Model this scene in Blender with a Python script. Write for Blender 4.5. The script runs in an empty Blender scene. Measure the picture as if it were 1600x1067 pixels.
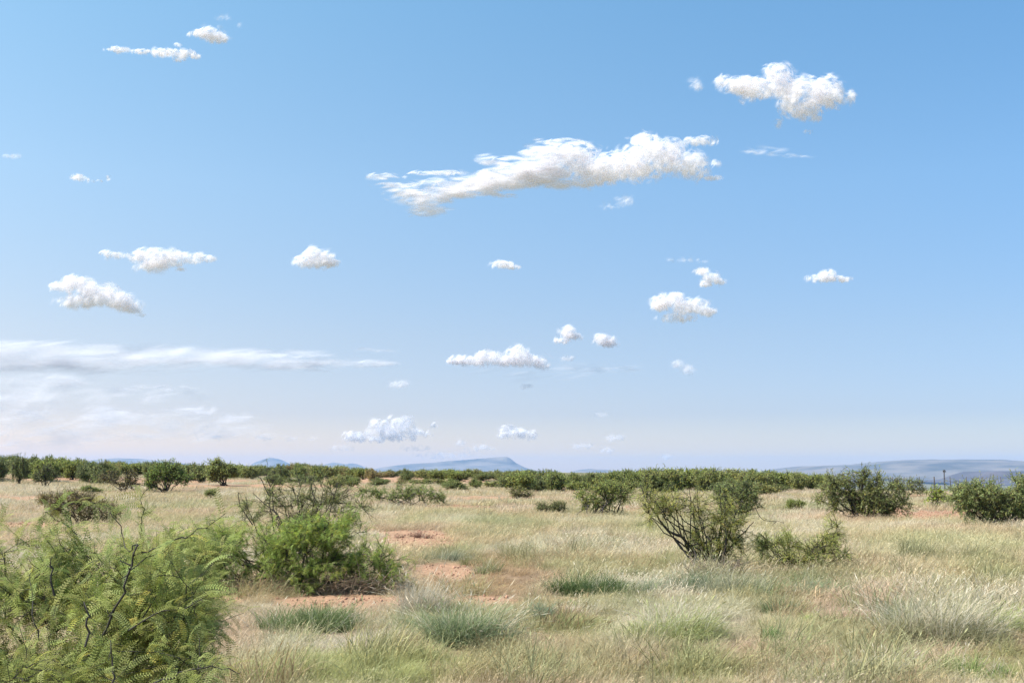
import bpy, math, random
import numpy as np
from mathutils import Vector, Matrix

SC = bpy.context.scene
COL = SC.collection
R = math.radians

# ------------------------------------------------------------------ camera, light, exposure
F_PX = 1716.0                 # focal length in pixels of the 1600 px wide photograph
PITCH = math.atan((734.0 - 533.5) / F_PX)
EYE = 1.7
cam = bpy.data.cameras.new("camera")
cam.sensor_width = 36.0
cam.lens = 36.0 * F_PX / 1600.0
cam.clip_start = 0.1
cam.clip_end = 120000.0
camo = bpy.data.objects.new("camera", cam)
COL.objects.link(camo)
camo.location = (0, 0, EYE)
camo.rotation_euler = (R(90) + PITCH, 0, 0)
SC.camera = camo

SUN_EL, SUN_AZ = R(53), R(-100)      # azimuth measured from +Y (straight ahead) towards +X
world = bpy.data.worlds.new("World")
SC.world = world
world.use_nodes = True
wn, wl = world.node_tree.nodes, world.node_tree.links
wn.clear()
wout = wn.new("ShaderNodeOutputWorld")
wbg = wn.new("ShaderNodeBackground")
wsky = wn.new("ShaderNodeTexSky")
wsky.sky_type = 'NISHITA'
wsky.sun_disc = False
wsky.sun_elevation = SUN_EL
wsky.sun_rotation = SUN_AZ
wsky.altitude = 1200.0
wsky.air_density = 1.0
wsky.dust_density = 1.0
wsky.ozone_density = 1.6
# the tint of this air: a smooth change with height above the horizon, the same all round
wtc = wn.new("ShaderNodeTexCoord"); wsx = wn.new("ShaderNodeSeparateXYZ"); wrp = wn.new("ShaderNodeValToRGB")
wl.new(wtc.outputs['Generated'], wsx.inputs[0]); wl.new(wsx.outputs['Z'], wrp.inputs[0])
_e = wrp.color_ramp.elements
_e[0].position = 0.0; _e[0].color = (0.74, 0.63, 0.62, 1)
_e[1].position = 0.45; _e[1].color = (0.72, 1.08, 1.10, 1)
for _p, _c in ((0.05, (.56, .54, .63)), (0.12, (.66, .66, .69)), (0.25, (.76, .90, .91))):
    _x = _e.new(_p); _x.color = (*_c, 1)
wmx = wn.new("ShaderNodeMix"); wmx.data_type = 'RGBA'; wmx.blend_type = 'MULTIPLY'; wmx.inputs[0].default_value = 1
wl.new(wsky.outputs[0], wmx.inputs[6]); wl.new(wrp.outputs[0], wmx.inputs[7])
# the air whitens smoothly towards the sun's side of the sky
wdt = wn.new("ShaderNodeVectorMath"); wdt.operation = 'DOT_PRODUCT'; wdt.inputs[1].default_value = (math.sin(SUN_AZ), math.cos(SUN_AZ), 0)
wl.new(wtc.outputs['Generated'], wdt.inputs[0])
wmr = wn.new("ShaderNodeMapRange"); wmr.inputs[1].default_value = -1; wmr.inputs[2].default_value = 1
wl.new(wdt.outputs['Value'], wmr.inputs[0])
wr2 = wn.new("ShaderNodeValToRGB"); wl.new(wmr.outputs[0], wr2.inputs[0])
_e = wr2.color_ramp.elements
def _az(c): k = min(c, .3) + .44; return (1.0 * (1 + .58 * k) / 1.6, (1 + .24 * k) / 1.6, 1 / 1.6, 1)
_e[0].position = .15; _e[0].color = _az(-.7); _e[1].position = .66; _e[1].color = _az(.3)
wm3 = wn.new("ShaderNodeMix"); wm3.data_type = 'RGBA'; wm3.blend_type = 'MULTIPLY'; wm3.inputs[0].default_value = 1
wl.new(wmx.outputs[2], wm3.inputs[6]); wl.new(wr2.outputs[0], wm3.inputs[7])
wsc = wn.new("ShaderNodeVectorMath"); wsc.operation = 'SCALE'; wsc.inputs['Scale'].default_value = 1.6
wl.new(wm3.outputs[2], wsc.inputs[0]); wl.new(wsc.outputs[0], wbg.inputs['Color'])
wbg.inputs['Strength'].default_value = 0.128
wl.new(wbg.outputs[0], wout.inputs['Surface'])

sl = bpy.data.lights.new("sun", 'SUN')
sl.energy = 5.0
sl.angle = R(0.53)
sl.color = (1.0, 0.955, 0.90)
so = bpy.data.objects.new("sun", sl)
COL.objects.link(so)
sdir = Vector((math.sin(SUN_AZ) * math.cos(SUN_EL), math.cos(SUN_AZ) * math.cos(SUN_EL), math.sin(SUN_EL)))
so.rotation_euler = sdir.to_track_quat('Z', 'Y').to_euler()
so.location = (0, 0, 60)

SC.render.engine = 'CYCLES'
SC.view_settings.view_transform = 'Standard'
SC.view_settings.look = 'None'
SC.view_settings.gamma = 1.0
SC.view_settings.use_curve_mapping = False
SC.view_settings.exposure = 0.71
SC.cycles.max_bounces = 26
SC.cycles.diffuse_bounces = 22
SC.cycles.transmission_bounces = 22
SC.cycles.volume_bounces = 1
SC.cycles.use_denoising = True
SC.cycles.denoising_prefilter = 'ACCURATE'
SC.cycles.transparent_max_bounces = 96

# ------------------------------------------------------------------ small helpers
def noise2(x, y, seed=0):
    """value noise, vectorised, 0..1"""
    x = np.asarray(x, float); y = np.asarray(y, float)
    xi = np.floor(x); yi = np.floor(y)
    xf = x - xi; yf = y - yi
    u = xf * xf * (3 - 2 * xf); v = yf * yf * (3 - 2 * yf)
    def h(a, b):
        n = np.sin(a * 127.1 + b * 311.7 + seed * 74.7) * 43758.5453
        return n - np.floor(n)
    return (h(xi, yi) * (1 - u) + h(xi + 1, yi) * u) * (1 - v) + (h(xi, yi + 1) * (1 - u) + h(xi + 1, yi + 1) * u) * v

def fbm(x, y, seed=0, octv=4):
    s = 0; a = 0.5; t = 0
    for i in range(octv):
        s = s + a * noise2(x * 2 ** i, y * 2 ** i, seed + i * 13); t += a; a *= 0.5
    return s / t

def noise3(x, y, z, seed=0):
    zi = np.floor(z); zf = z - zi
    w = zf * zf * (3 - 2 * zf)
    a = noise2(x + zi * 17.31, y + zi * 9.77, seed)
    b = noise2(x + (zi + 1) * 17.31, y + (zi + 1) * 9.77, seed)
    return a * (1 - w) + b * w

def fbm3(x, y, z, seed=0, octv=4):
    s = 0; a = 0.5; t = 0
    for i in range(octv):
        k = 2.0 ** i
        s = s + a * noise3(x * k, y * k, z * k, seed + i * 7); t += a; a *= 0.55
    return s / t

def sstep(a, b, x):
    t = np.clip((np.asarray(x, float) - a) / (b - a), 0, 1)
    return t * t * (3 - 2 * t)

cp, sp = math.cos(PITCH), math.sin(PITCH)
def ray(px, py):
    a = (px - 800.0) / F_PX; b = (533.5 - py) / F_PX
    return np.array([a, cp - b * sp, sp + b * cp])
def at(px, py, Y):
    """the point seen at pixel (px, py) of the photograph, Y metres ahead"""
    r = ray(px, py); k = Y / r[1]
    return Vector((r[0] * k, Y, EYE + r[2] * k))
def px_of(x, y, z):
    """the pixel of a world point (vectorised)"""
    zz = z - EYE
    d = y * cp + zz * sp
    d = np.where(np.abs(d) < 1e-3, 1e-3, d)
    u = -y * sp + zz * cp
    return 800 + F_PX * x / d, 533.5 - F_PX * u / d

def terrain(x, y):
    x = np.asarray(x, float); y = np.asarray(y, float)
    d = np.hypot(x, y)
    az = np.arctan2(x, np.maximum(y, 1e-6))
    az = np.where(y <= 0, np.sign(x) * 1.2, az)
    t = np.tan(np.clip(az, -1.2, 1.2))                 # (px-800)/F
    pxx = 800 + F_PX * t
    wr = sstep(1180, 1320, pxx)
    amp = .75 * (1 - sstep(120, 520, pxx)) + 0.35 * (1 - sstep(700, 1000, pxx))
    z = amp * sstep(55, 150, d)
    z = z + (fbm(x * 0.9, y * 0.9, 3, 3) - 0.5) * 0.10 * (1 - sstep(60, 200, d)) * sstep(2, 6, d)
    z = z + (fbm(x * 0.08, y * 0.08, 5, 2) - 0.5) * 0.5 * sstep(25, 60, d) * (1 - wr) * (1 - sstep(300, 600, d))
    zr = np.maximum(np.minimum(0, 1.75 - .0200 * d), -120)
    zc = -60 * sstep(420, 9000, d)
    return z * (1 - wr) + wr * zr + (1 - wr) * zc

def ground(px, py):
    """the point of the ground seen at a pixel"""
    r = ray(px, py)
    ks = np.concatenate([np.arange(2, 60, .05), np.arange(60, 900, .4)])
    z = EYE + r[2] * ks
    g = terrain(r[0] * ks, r[1] * ks)
    i = np.argmax(z <= g) if (z <= g).any() else len(ks) - 1
    k = ks[i]
    return Vector((r[0] * k, r[1] * k, float(terrain(r[0] * k, r[1] * k))))
def on_ground(px, Y):
    x = (px - 800.0) / F_PX * Y * cp
    return Vector((x, Y, float(terrain(x, Y))))

# ------------------------------------------------------------------ materials
def ramp(nt, fac, stops):
    n = nt.nodes.new("ShaderNodeValToRGB")
    el = n.color_ramp.elements
    while len(el) > 1: el.remove(el[-1])
    el[0].position = stops[0][0]; el[0].color = (*stops[0][1], 1)
    for p, c in stops[1:]:
        e = el.new(p); e.color = (*c, 1)
    nt.links.new(fac, n.inputs[0])
    return n.outputs[0]

def base_mat(name):
    m = bpy.data.materials.new(name); m.use_nodes = True
    nt = m.node_tree; nt.nodes.clear()
    out = nt.nodes.new("ShaderNodeOutputMaterial")
    return m, nt, out

def attr(nt, name, typ='GEOMETRY'):
    a = nt.nodes.new("ShaderNodeAttribute"); a.attribute_name = name; a.attribute_type = typ
    return a

def plant_mat(name, tr=0.35, rough=0.6, spec=0.25, instancer=False):
    """thin blades and leaves: the colour comes with each leaf, part of the light passes through"""
    m, nt, out = base_mat(name)
    a = attr(nt, "Col")
    col = a.outputs['Color']
    if instancer:
        b = attr(nt, "tint", 'INSTANCER')
        mx = nt.nodes.new("ShaderNodeMix"); mx.data_type = 'RGBA'; mx.blend_type = 'MULTIPLY'
        mx.inputs[0].default_value = 1
        nt.links.new(col, mx.inputs[6]); nt.links.new(b.outputs['Color'], mx.inputs[7])
        col = mx.outputs[2]
    p = nt.nodes.new("ShaderNodeBsdfPrincipled")
    p.inputs['Roughness'].default_value = rough
    p.inputs['Specular IOR Level'].default_value = spec
    nt.links.new(col, p.inputs['Base Color'])
    t = nt.nodes.new("ShaderNodeBsdfTranslucent")
    nt.links.new(col, t.inputs['Color'])
    mix = nt.nodes.new("ShaderNodeMixShader"); mix.inputs[0].default_value = tr
    nt.links.new(p.outputs[0], mix.inputs[1]); nt.links.new(t.outputs[0], mix.inputs[2])
    nt.links.new(mix.outputs[0], out.inputs['Surface'])
    return m

M_LEAF = plant_mat("leaf", 0.42)
M_BLADE = plant_mat("blade", 0.35, 0.6, 0.1)
M_FIELD = plant_mat("field_grass", 0.35, 0.6, 0.1, True)

def bark_mat():
    m, nt, out = base_mat("bark")
    a = attr(nt, "Col")
    tc = nt.nodes.new("ShaderNodeTexCoord")
    n = nt.nodes.new("ShaderNodeTexNoise"); n.inputs['Scale'].default_value = 60
    nt.links.new(tc.outputs['Object'], n.inputs['Vector'])
    mx = nt.nodes.new("ShaderNodeMix"); mx.data_type = 'RGBA'; mx.blend_type = 'MULTIPLY'; mx.inputs[0].default_value = 0.8
    nt.links.new(a.outputs['Color'], mx.inputs[6])
    nt.links.new(ramp(nt, n.outputs[0], [(0.3, (.5, .5, .5)), (0.7, (1.2, 1.15, 1.1))]), mx.inputs[7])
    p = nt.nodes.new("ShaderNodeBsdfPrincipled"); p.inputs['Roughness'].default_value = 0.85
    nt.links.new(mx.outputs[2], p.inputs['Base Color'])
    b = nt.nodes.new("ShaderNodeBump"); b.inputs['Strength'].default_value = 0.5; b.inputs['Distance'].default_value = 0.004
    nt.links.new(n.outputs[0], b.inputs['Height']); nt.links.new(b.outputs[0], p.inputs['Normal'])
    nt.links.new(p.outputs[0], out.inputs['Surface'])
    return m
M_BARK = bark_mat()

def cloud_mat(name):
    """vapour: each small puff fades out from its own centre; 'puff' holds its local coordinates and its opacity"""
    m, nt, out = base_mat(name)
    d = nt.nodes.new("ShaderNodeBsdfDiffuse"); d.inputs['Color'].default_value = (0.999, 0.975, 0.975, 1)
    t = nt.nodes.new("ShaderNodeBsdfTranslucent"); t.inputs['Color'].default_value = (0.999, 0.975, 0.975, 1)
    mix = nt.nodes.new("ShaderNodeMixShader"); mix.inputs[0].default_value = 0.5
    nt.links.new(d.outputs[0], mix.inputs[1]); nt.links.new(t.outputs[0], mix.inputs[2])
    a = attr(nt, "puff"); sx = nt.nodes.new("ShaderNodeSeparateXYZ"); nt.links.new(a.outputs['Vector'], sx.inputs[0])
    def mth(op, x, y=None, clamp=False):
        n = nt.nodes.new("ShaderNodeMath"); n.operation = op; n.use_clamp = clamp
        for k, q in enumerate((x, y)):
            if q is None: continue
            if isinstance(q, (int, float)): n.inputs[k].default_value = q
            else: nt.links.new(q, n.inputs[k])
        return n.outputs[0]
    r2 = mth('ADD', mth('MULTIPLY', sx.outputs[0], sx.outputs[0]), mth('MULTIPLY', sx.outputs[1], sx.outputs[1]))
    f = mth('SUBTRACT', 1.0, r2, True)
    al = mth('MULTIPLY', mth('MULTIPLY', f, f), sx.outputs[2], True)
    tp = nt.nodes.new("ShaderNodeBsdfTransparent"); m2 = nt.nodes.new("ShaderNodeMixShader")
    nt.links.new(al, m2.inputs[0]); nt.links.new(tp.outputs[0], m2.inputs[1]); nt.links.new(mix.outputs[0], m2.inputs[2])
    nt.links.new(m2.outputs[0], out.inputs['Surface'])
    return m
M_CLOUD = cloud_mat("cloud")

def soil_mat():
    m, nt, out = base_mat("soil")
    a = attr(nt, "Col")
    g = nt.nodes.new("ShaderNodeNewGeometry")
    n1 = nt.nodes.new("ShaderNodeTexNoise"); n1.inputs['Scale'].default_value = 7; n1.inputs['Detail'].default_value = 9
    n1.inputs['Roughness'].default_value = 0.7
    nt.links.new(g.outputs['Position'], n1.inputs['Vector'])
    mx = nt.nodes.new("ShaderNodeMix"); mx.data_type = 'RGBA'; mx.blend_type = 'MULTIPLY'; mx.inputs[0].default_value = 1
    nt.links.new(a.outputs['Color'], mx.inputs[6])
    nt.links.new(ramp(nt, n1.outputs[0], [(0.3, (.62, .60, .58)), (0.5, (.95, .95, .95)), (0.7, (1.25, 1.25, 1.22))]), mx.inputs[7])
    p = nt.nodes.new("ShaderNodeBsdfPrincipled"); p.inputs['Roughness'].default_value = 0.95
    p.inputs['Specular IOR Level'].default_value = 0.1
    nt.links.new(mx.outputs[2], p.inputs['Base Color'])
    b = nt.nodes.new("ShaderNodeBump"); b.inputs['Strength'].default_value = 0.8; b.inputs['Distance'].default_value = 0.05
    nt.links.new(n1.outputs[0], b.inputs['Height']); nt.links.new(b.outputs[0], p.inputs['Normal'])
    nt.links.new(p.outputs[0], out.inputs['Surface'])
    return m
M_SOIL = soil_mat()

def rock_mat(name, a, b, scale):
    m, nt, out = base_mat(name)
    g = nt.nodes.new("ShaderNodeNewGeometry")
    mp = nt.nodes.new("ShaderNodeMapping"); mp.inputs['Scale'].default_value = (scale, scale, scale * 5)
    nt.links.new(g.outputs['Position'], mp.inputs['Vector'])
    n = nt.nodes.new("ShaderNodeTexNoise"); n.inputs['Scale'].default_value = 1; n.inputs['Detail'].default_value = 8
    nt.links.new(mp.outputs[0], n.inputs['Vector'])
    p = nt.nodes.new("ShaderNodeBsdfPrincipled"); p.inputs['Roughness'].default_value = 0.95
    nt.links.new(ramp(nt, n.outputs[0], [(0.35, a), (0.65, b)]), p.inputs['Base Color'])
    nt.links.new(p.outputs[0], out.inputs['Surface'])
    return m
M_HILL = rock_mat("hill_rock", (.05, .05, .04), (.21, .17, .13), 0.002)
M_KNOLL = rock_mat('dark_rock', (.035, .03, .035), (.09, .07, .07), 0.003)
M_POST = rock_mat("weathered_post", (.05, .045, .04), (.11, .095, .08), 3)
M_WIRE = rock_mat("rusty_wire", (.06, .045, .035), (.10, .08, .06), 3)

# ------------------------------------------------------------------ mesh from arrays
def make_mesh(name, verts, faces, mat, cols=None, smooth=False):
    verts = np.ascontiguousarray(verts, dtype=np.float32).reshape(-1, 3)
    faces = np.ascontiguousarray(faces, dtype=np.int32)
    k = faces.shape[1]
    me = bpy.data.meshes.new(name)
    me.vertices.add(len(verts)); me.vertices.foreach_set("co", verts.ravel())
    me.loops.add(faces.size); me.loops.foreach_set("vertex_index", faces.ravel())
    me.polygons.add(len(faces))
    me.polygons.foreach_set("loop_start", np.arange(0, faces.size, k, dtype=np.int32))
    if smooth: me.polygons.foreach_set("use_smooth", np.ones(len(faces), dtype=bool))
    if cols is not None:
        c = np.ones((len(verts), 4), np.float32); c[:, :3] = cols
        ca = me.attributes.new("Col", 'FLOAT_COLOR', 'POINT'); ca.data.foreach_set("color", c.ravel())
    me.update(calc_edges=True)
    if mat: me.materials.append(mat)
    return me

def link(name, me, parent=None, loc=None):
    o = bpy.data.objects.new(name, me); COL.objects.link(o)
    if parent: o.parent = parent
    if loc is not None: o.location = loc
    return o

def tag(o, label=None, cat=None, group=None, kind=None):
    if label: o['label'] = label
    if cat: o['category'] = cat
    if group: o['group'] = group
    if kind: o['kind'] = kind
    return o

def stamp(T, Fc, P, M, s, cols, tshade=None):
    """copies of a template: verts T (V,3), faces Fc, positions P (N,3), rotations M (N,3,3), scales s (N,) or (N,3)"""
    N = len(P); V = len(T)
    s = np.asarray(s, float)
    if s.ndim == 1: s = s[:, None]
    TT = T[None] * s[:, None, :]
    v = np.einsum('nij,nvj->nvi', M, TT) + P[:, None]
    f = Fc[None] + (np.arange(N) * V)[:, None, None]
    c = np.repeat(np.asarray(cols)[:, None], V, axis=1)
    if tshade is not None: c = c * tshade[None, :, None]
    return v.reshape(-1, 3), f.reshape(-1, Fc.shape[1]), c.reshape(-1, 3)

def norm(a): return a / np.maximum(np.linalg.norm(a, axis=-1, keepdims=True), 1e-9)

def frames(d, up):
    """rotation matrices whose x axis is d and whose z axis is as near up as can be"""
    x = norm(d); y = norm(np.cross(up, x)); z = np.cross(x, y)
    return np.stack([x, y, z], axis=2)

def tubes(segs, sides=4):
    """segs: list of (p0, p1, r0, r1) -> verts, quads"""
    S = np.array([[*a, *b, r0, r1] for a, b, r0, r1 in segs], float)
    p0, p1, r0, r1 = S[:, 0:3], S[:, 3:6], S[:, 6], S[:, 7]
    d = norm(p1 - p0)
    up = np.tile([0.31, 0.17, 0.93], (len(S), 1))
    y = norm(np.cross(d, up)); z = np.cross(d, y)
    v = []
    for e, (p, r) in enumerate(((p0, r0), (p1, r1))):
        for k in range(sides):
            a = 2 * math.pi * k / sides
            v.append(p + (y * math.cos(a) + z * math.sin(a)) * r[:, None])
    v = np.stack(v, axis=1)
    fc = np.array([[k, (k + 1) % sides, sides + (k + 1) % sides, sides + k] for k in range(sides)])
    f = fc[None] + (np.arange(len(S)) * 2 * sides)[:, None, None]
    return v.reshape(-1, 3), f.reshape(-1, 4)

# ------------------------------------------------------------------ leaf templates (leaf along +x, length 1)
def leaf_fern(pairs=11, lw=0.044, ll=0.165, arch=0.10):
    V = []; Fc = []
    def q(a, b, c, d):
        i = len(V); V.extend([a, b, c, d]); Fc.append([i, i + 1, i + 2, i + 3])
    def zc(x): return arch * (1 - (2 * x - 1) ** 2) - 0.12 * x * x
    n = 4
    for i in range(n):
        x0, x1 = i / n, (i + 1) / n
        q((x0, -.007, zc(x0)), (x1, -.005, zc(x1)), (x1, .005, zc(x1)), (x0, .007, zc(x0)))
    for i in range(pairs):
        x = 0.08 + 0.9 * i / (pairs - 1)
        L = ll * (0.65 + 0.35 * math.sin(math.pi * (0.15 + 0.8 * i / (pairs - 1))))
        for s in (-1, 1):
            dx = 0.28 * L
            q((x, 0, zc(x)), (x + dx * .45 - lw * .5, s * L * .5, zc(x) + .012), (x + dx, s * L, zc(x) - .01), (x + dx * .45 + lw * .6, s * L * .5, zc(x) + .006))
    return np.array(V, float), np.array(Fc)

def leaf_mid(pairs=5):
    return leaf_fern(pairs, lw=0.10, ll=0.22, arch=0.08)

def leaf_far():
    V = [(0, 0, 0), (.5, -.16, .07), (1, 0, -.05), (.5, .16, .05)]
    return np.array(V, float), np.array([[0, 1, 2, 3]])

T_FERN, T_MID, T_FAR = leaf_fern(), leaf_mid(), leaf_far()
T_MID3 = leaf_mid(3)
T_SLIM = (T_FAR[0] * np.array([1.0, .75, 1.0]), T_FAR[1])

def leaf_cloud(rng, P, D, size, template, col, var=0.25, droop=0.3, yellow=0.1):
    """stamp leaves at points P with growth directions D"""
    N = len(P)
    d = norm(D * 0.7 + rng.normal(0, 0.55, (N, 3)) + np.array([0, 0, -droop]))
    up = norm(np.array([0, 0, 1.0]) + rng.normal(0, 0.45, (N, 3)))
    M = frames(d, up)
    s = size * rng.uniform(0.65, 1.25, N)
    k = rng.uniform(1 - var, 1 + var, N)[:, None]
    c = np.array(col)[None] * k * np.array([1.28, 1.22, 1.1])
    yel = (rng.random(N) < yellow)[:, None]
    c = np.where(yel, c * np.array([1.5, 1.25, .9]), c)
    c = c * (1 + rng.normal(0, .06, (N, 3)))
    return stamp(template[0], template[1], P, M, s, np.clip(c, 0.005, 1))

# ------------------------------------------------------------------ bush skeleton
def grow(rng, base, lobes, limbs=2, sec=30, twigs=5, leaves=6, twig_len=0.22, r_trunk=0.03, spread=0.15, thick_min=0.0025):
    """lobes: list of (centre, radii) ; returns segments and leaf points"""
    segs = []; LP = []; LD = []
    base = np.array(base, float)
    def path(a, b, n, jit, bow):
        pts = [a]
        for i in range(1, n + 1):
            t = i / n
            p = a * (1 - t) + b * t
            p = p + np.array([0, 0, 1]) * bow * math.sin(math.pi * t) * np.linalg.norm(b - a)
            if i < n: p = p + rng.normal(0, jit, 3) * np.linalg.norm(b - a) / n
            pts.append(p)
        return pts
    vol = [np.prod(r) ** (1 / 3) for c, r in lobes]
    vm = max(vol)
    for (c, r), v in zip(lobes, vol):
        c = np.array(c, float); r = np.array(r, float)
        nodes = []
        for l in range(limbs):
            a = base + np.array([rng.normal(0, spread), rng.normal(0, spread), 0])
            a[2] = base[2] - 0.03
            b = c + rng.normal(0, 0.35, 3) * r + np.array([0, 0, .2 * r[2]])
            pts = path(a, b, 7, 0.24, 0.05 if rng.random() < .6 else -0.03)
            for i in range(7):
                t0, t1 = i / 7, (i + 1) / 7
                r0 = r_trunk * (1 - .78 * t0); r1 = r_trunk * (1 - .78 * t1)
                segs.append((pts[i], pts[i + 1], r0, r1))
                if i >= 2: nodes.append((pts[i + 1], r1))
        ns = max(7, int(sec * (v / vm) ** 1.25))
        for k in range(ns):
            u = rng.normal(0, 1, 3); u /= np.linalg.norm(u)
            e = c + u * r * rng.uniform(0.35, 1.0) ** 0.6
            if e[2] < base[2] + .04: e[2] = base[2] + .04 + rng.random() * .1
            dd = [np.linalg.norm(e - p) + rng.random() * .3 * r[0] for p, _ in nodes]
            i = int(np.argmin(dd)); a, ra = nodes[i]
            pts = path(a, e, 4, 0.4, 0.05)
            for j in range(4):
                q0 = max(thick_min, ra * .45 * (1 - .8 * j / 4)); q1 = max(thick_min, ra * .45 * (1 - .8 * (j + 1) / 4))
                segs.append((pts[j], pts[j + 1], q0, q1))
            dirn = pts[4] - pts[0]; dirn = dirn / (np.linalg.norm(dirn) + 1e-6)
            for w in range(twigs):
                j = rng.integers(1, 5); f = rng.random()
                a2 = pts[j - 1] * (1 - f) + pts[j] * f
                td = dirn + rng.normal(0, .7, 3) + np.array([0, 0, .35]); td /= np.linalg.norm(td)
                L = twig_len * rng.uniform(.5, 1.3)
                m2 = a2 + td * L * .5 + rng.normal(0, .07, 3) * L
                e2 = a2 + td * L + rng.normal(0, .12, 3) * L
                segs.append((a2, m2, thick_min, thick_min * .8)); segs.append((m2, e2, thick_min * .8, thick_min * .5))
                for q in range(leaves):
                    t = rng.random()
                    p = a2 * (1 - t) + e2 * t
                    LP.append(p); LD.append(td)
    return segs, np.array(LP), np.array(LD)

ALL_ROOTS = {}
def bush(name, label, cat, base, lobes, leaf_size, template, leaf_col, bark_col=(.055, .045, .035), group=None, seed=1,
         bare=0.0, var=.25, droop=.3, yellow=.1, extra=None, single_leaves=0, **kw):
    """base: world point; lobes in world coordinates"""
    rng = np.random.default_rng(seed)
    b = np.array(base)
    L = [(np.array(c) - b, r) for c, r in lobes]
    segs, P, D = grow(rng, (0, 0, 0), L, **kw)
    root = bpy.data.objects.new(name, None); COL.objects.link(root)
    root.location = base; root.empty_display_size = .3
    tag(root, label, cat, group)
    if extra:
        s2, P2, D2 = extra(rng, b)
        segs = segs + s2
        if len(P2): P = np.concatenate([P, P2]); D = np.concatenate([D, D2])
    v, f = tubes(segs)
    c = np.tile(np.array(bark_col), (len(v), 1)) * rng.uniform(.8, 1.2, (len(v), 1))
    link("branches", make_mesh("branches", v, f, M_BARK, c), root)
    if bare: 
        keep = rng.random(len(P)) > bare; P = P[keep]; D = D[keep]
    if single_leaves:
        # the leaves nearest the camera are leaves of their own
        order = np.argsort(P[:, 1] + b[1] + rng.random(len(P)) * 0.6)
        idx = order[:single_leaves]; rest = order[single_leaves:]
        variants = []
        for k in range(6):
            cc = np.clip(np.array(leaf_col) * np.array([1.2, 1.22, 1.1]) * rng.uniform(.8, 1.25) * (1 + rng.normal(0, .08, 3)), .01, 1)
            variants.append(make_mesh("leaf", template[0], template[1], M_LEAF, np.tile(cc, (len(template[0]), 1))))
        dd = norm(D[idx] * .7 + rng.normal(0, .55, (len(idx), 3)) + np.array([0, 0, -droop]))
        uu = norm(np.array([0, 0, 1.]) + rng.normal(0, .45, (len(idx), 3)))
        MM = frames(dd, uu)
        for i in range(len(idx)):
            o = link("leaf", variants[i % 6], root)
            s = leaf_size * rng.uniform(.7, 1.2)
            m4 = Matrix([list(MM[i][r]) + [0] for r in range(3)] + [[0, 0, 0, 1]])
            o.matrix_local = Matrix.Translation(Vector(P[idx[i]])) @ m4 @ Matrix.Scale(s, 4)
        P = P[rest]; D = D[rest]
    v, f, c = leaf_cloud(rng, P, D, leaf_size, template, leaf_col, var, droop, yellow)
    fo = link("foliage", make_mesh("foliage", v, f, M_LEAF, c), root)
    if single_leaves: fo['kind'] = 'stuff'
    return root

def px_lobes(Y, spec, depth=0.7):
    """lobes given as photograph ellipses (px, py, rx, ry[, dY]) at distance Y"""
    out = []
    for s in spec:
        y = Y + (s[4] if len(s) > 4 else 0)
        c = at(s[0], s[1], y); k = y / F_PX
        out.append((np.array(c), np.array([s[2] * k, max(s[2], s[3]) * k * depth, s[3] * k])))
    return out

# ------------------------------------------------------------------ bare soil and colour of the grass, over the ground
rngG = np.random.default_rng(7)
DIRT = [(655, 850, 70, 14), (520, 940, 130, 13), (690, 893, 45, 14), (30, 822, 80, 7), (640, 833, 70, 5), (290, 752, 130, 3.5), (110, 748, 120, 3),
        (600, 750, 110, 5), (720, 752, 60, 4), (1450, 806, 80, 8), (1390, 800, 40, 6), (1610, 1005, 30, 12), (40, 778, 60, 3), (780, 778, 90, 3), (700, 792, 60, 3),
        (580, 745, 60, 4), (900, 765, 60, 2), (350, 935, 60, 10), (880, 938, 30, 6), (1530, 800, 40, 5), (760, 940, 60, 10), (1430, 775, 20, 3), (400, 760, 200, 3), (1660, 800, 60, 6)]
def project0(x, y):
    ok = y > 1.5
    xx, yy = px_of(x, np.where(ok, y, 1.5), terrain(x, y) * (np.hypot(x, y) < 400))
    return np.where(ok, xx, -9999), yy
def dirt_mask(x, y):
    px, py = project0(x, y)
    n = fbm(x * 1.7, y * 0.9, 31, 4) - 0.5 + (fbm(x * 6, y * 3.5, 33, 3) - .5) * .9
    m = np.zeros_like(px)
    for (a, b, rx, ry) in DIRT:
        q = ((px - a) / rx) ** 2 + ((py - b) / ry) ** 2
        m = np.maximum(m, sstep(1.35, 0.6, q + n * 1.6))
    d = np.hypot(x, y)
    stray = sstep(0.66, 0.76, fbm(x * 0.35, y * 0.18, 77, 4)) * sstep(25, 40, d) * 0.7
    return np.clip(np.maximum(m, stray), 0, 1)

STRAW = np.array([.53, .445, .275]); PALE = np.array([.60, .54, .40]); SAGE = np.array([.33, .335, .175]); OLIVE = np.array([.27, .29, .12])
GREEN = np.array([.17, .24, .085]); PINK = np.array([.55, .42, .30]); RUST = np.array([.40, .28, .155]); LIME = np.array([.36, .40, .14])
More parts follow.
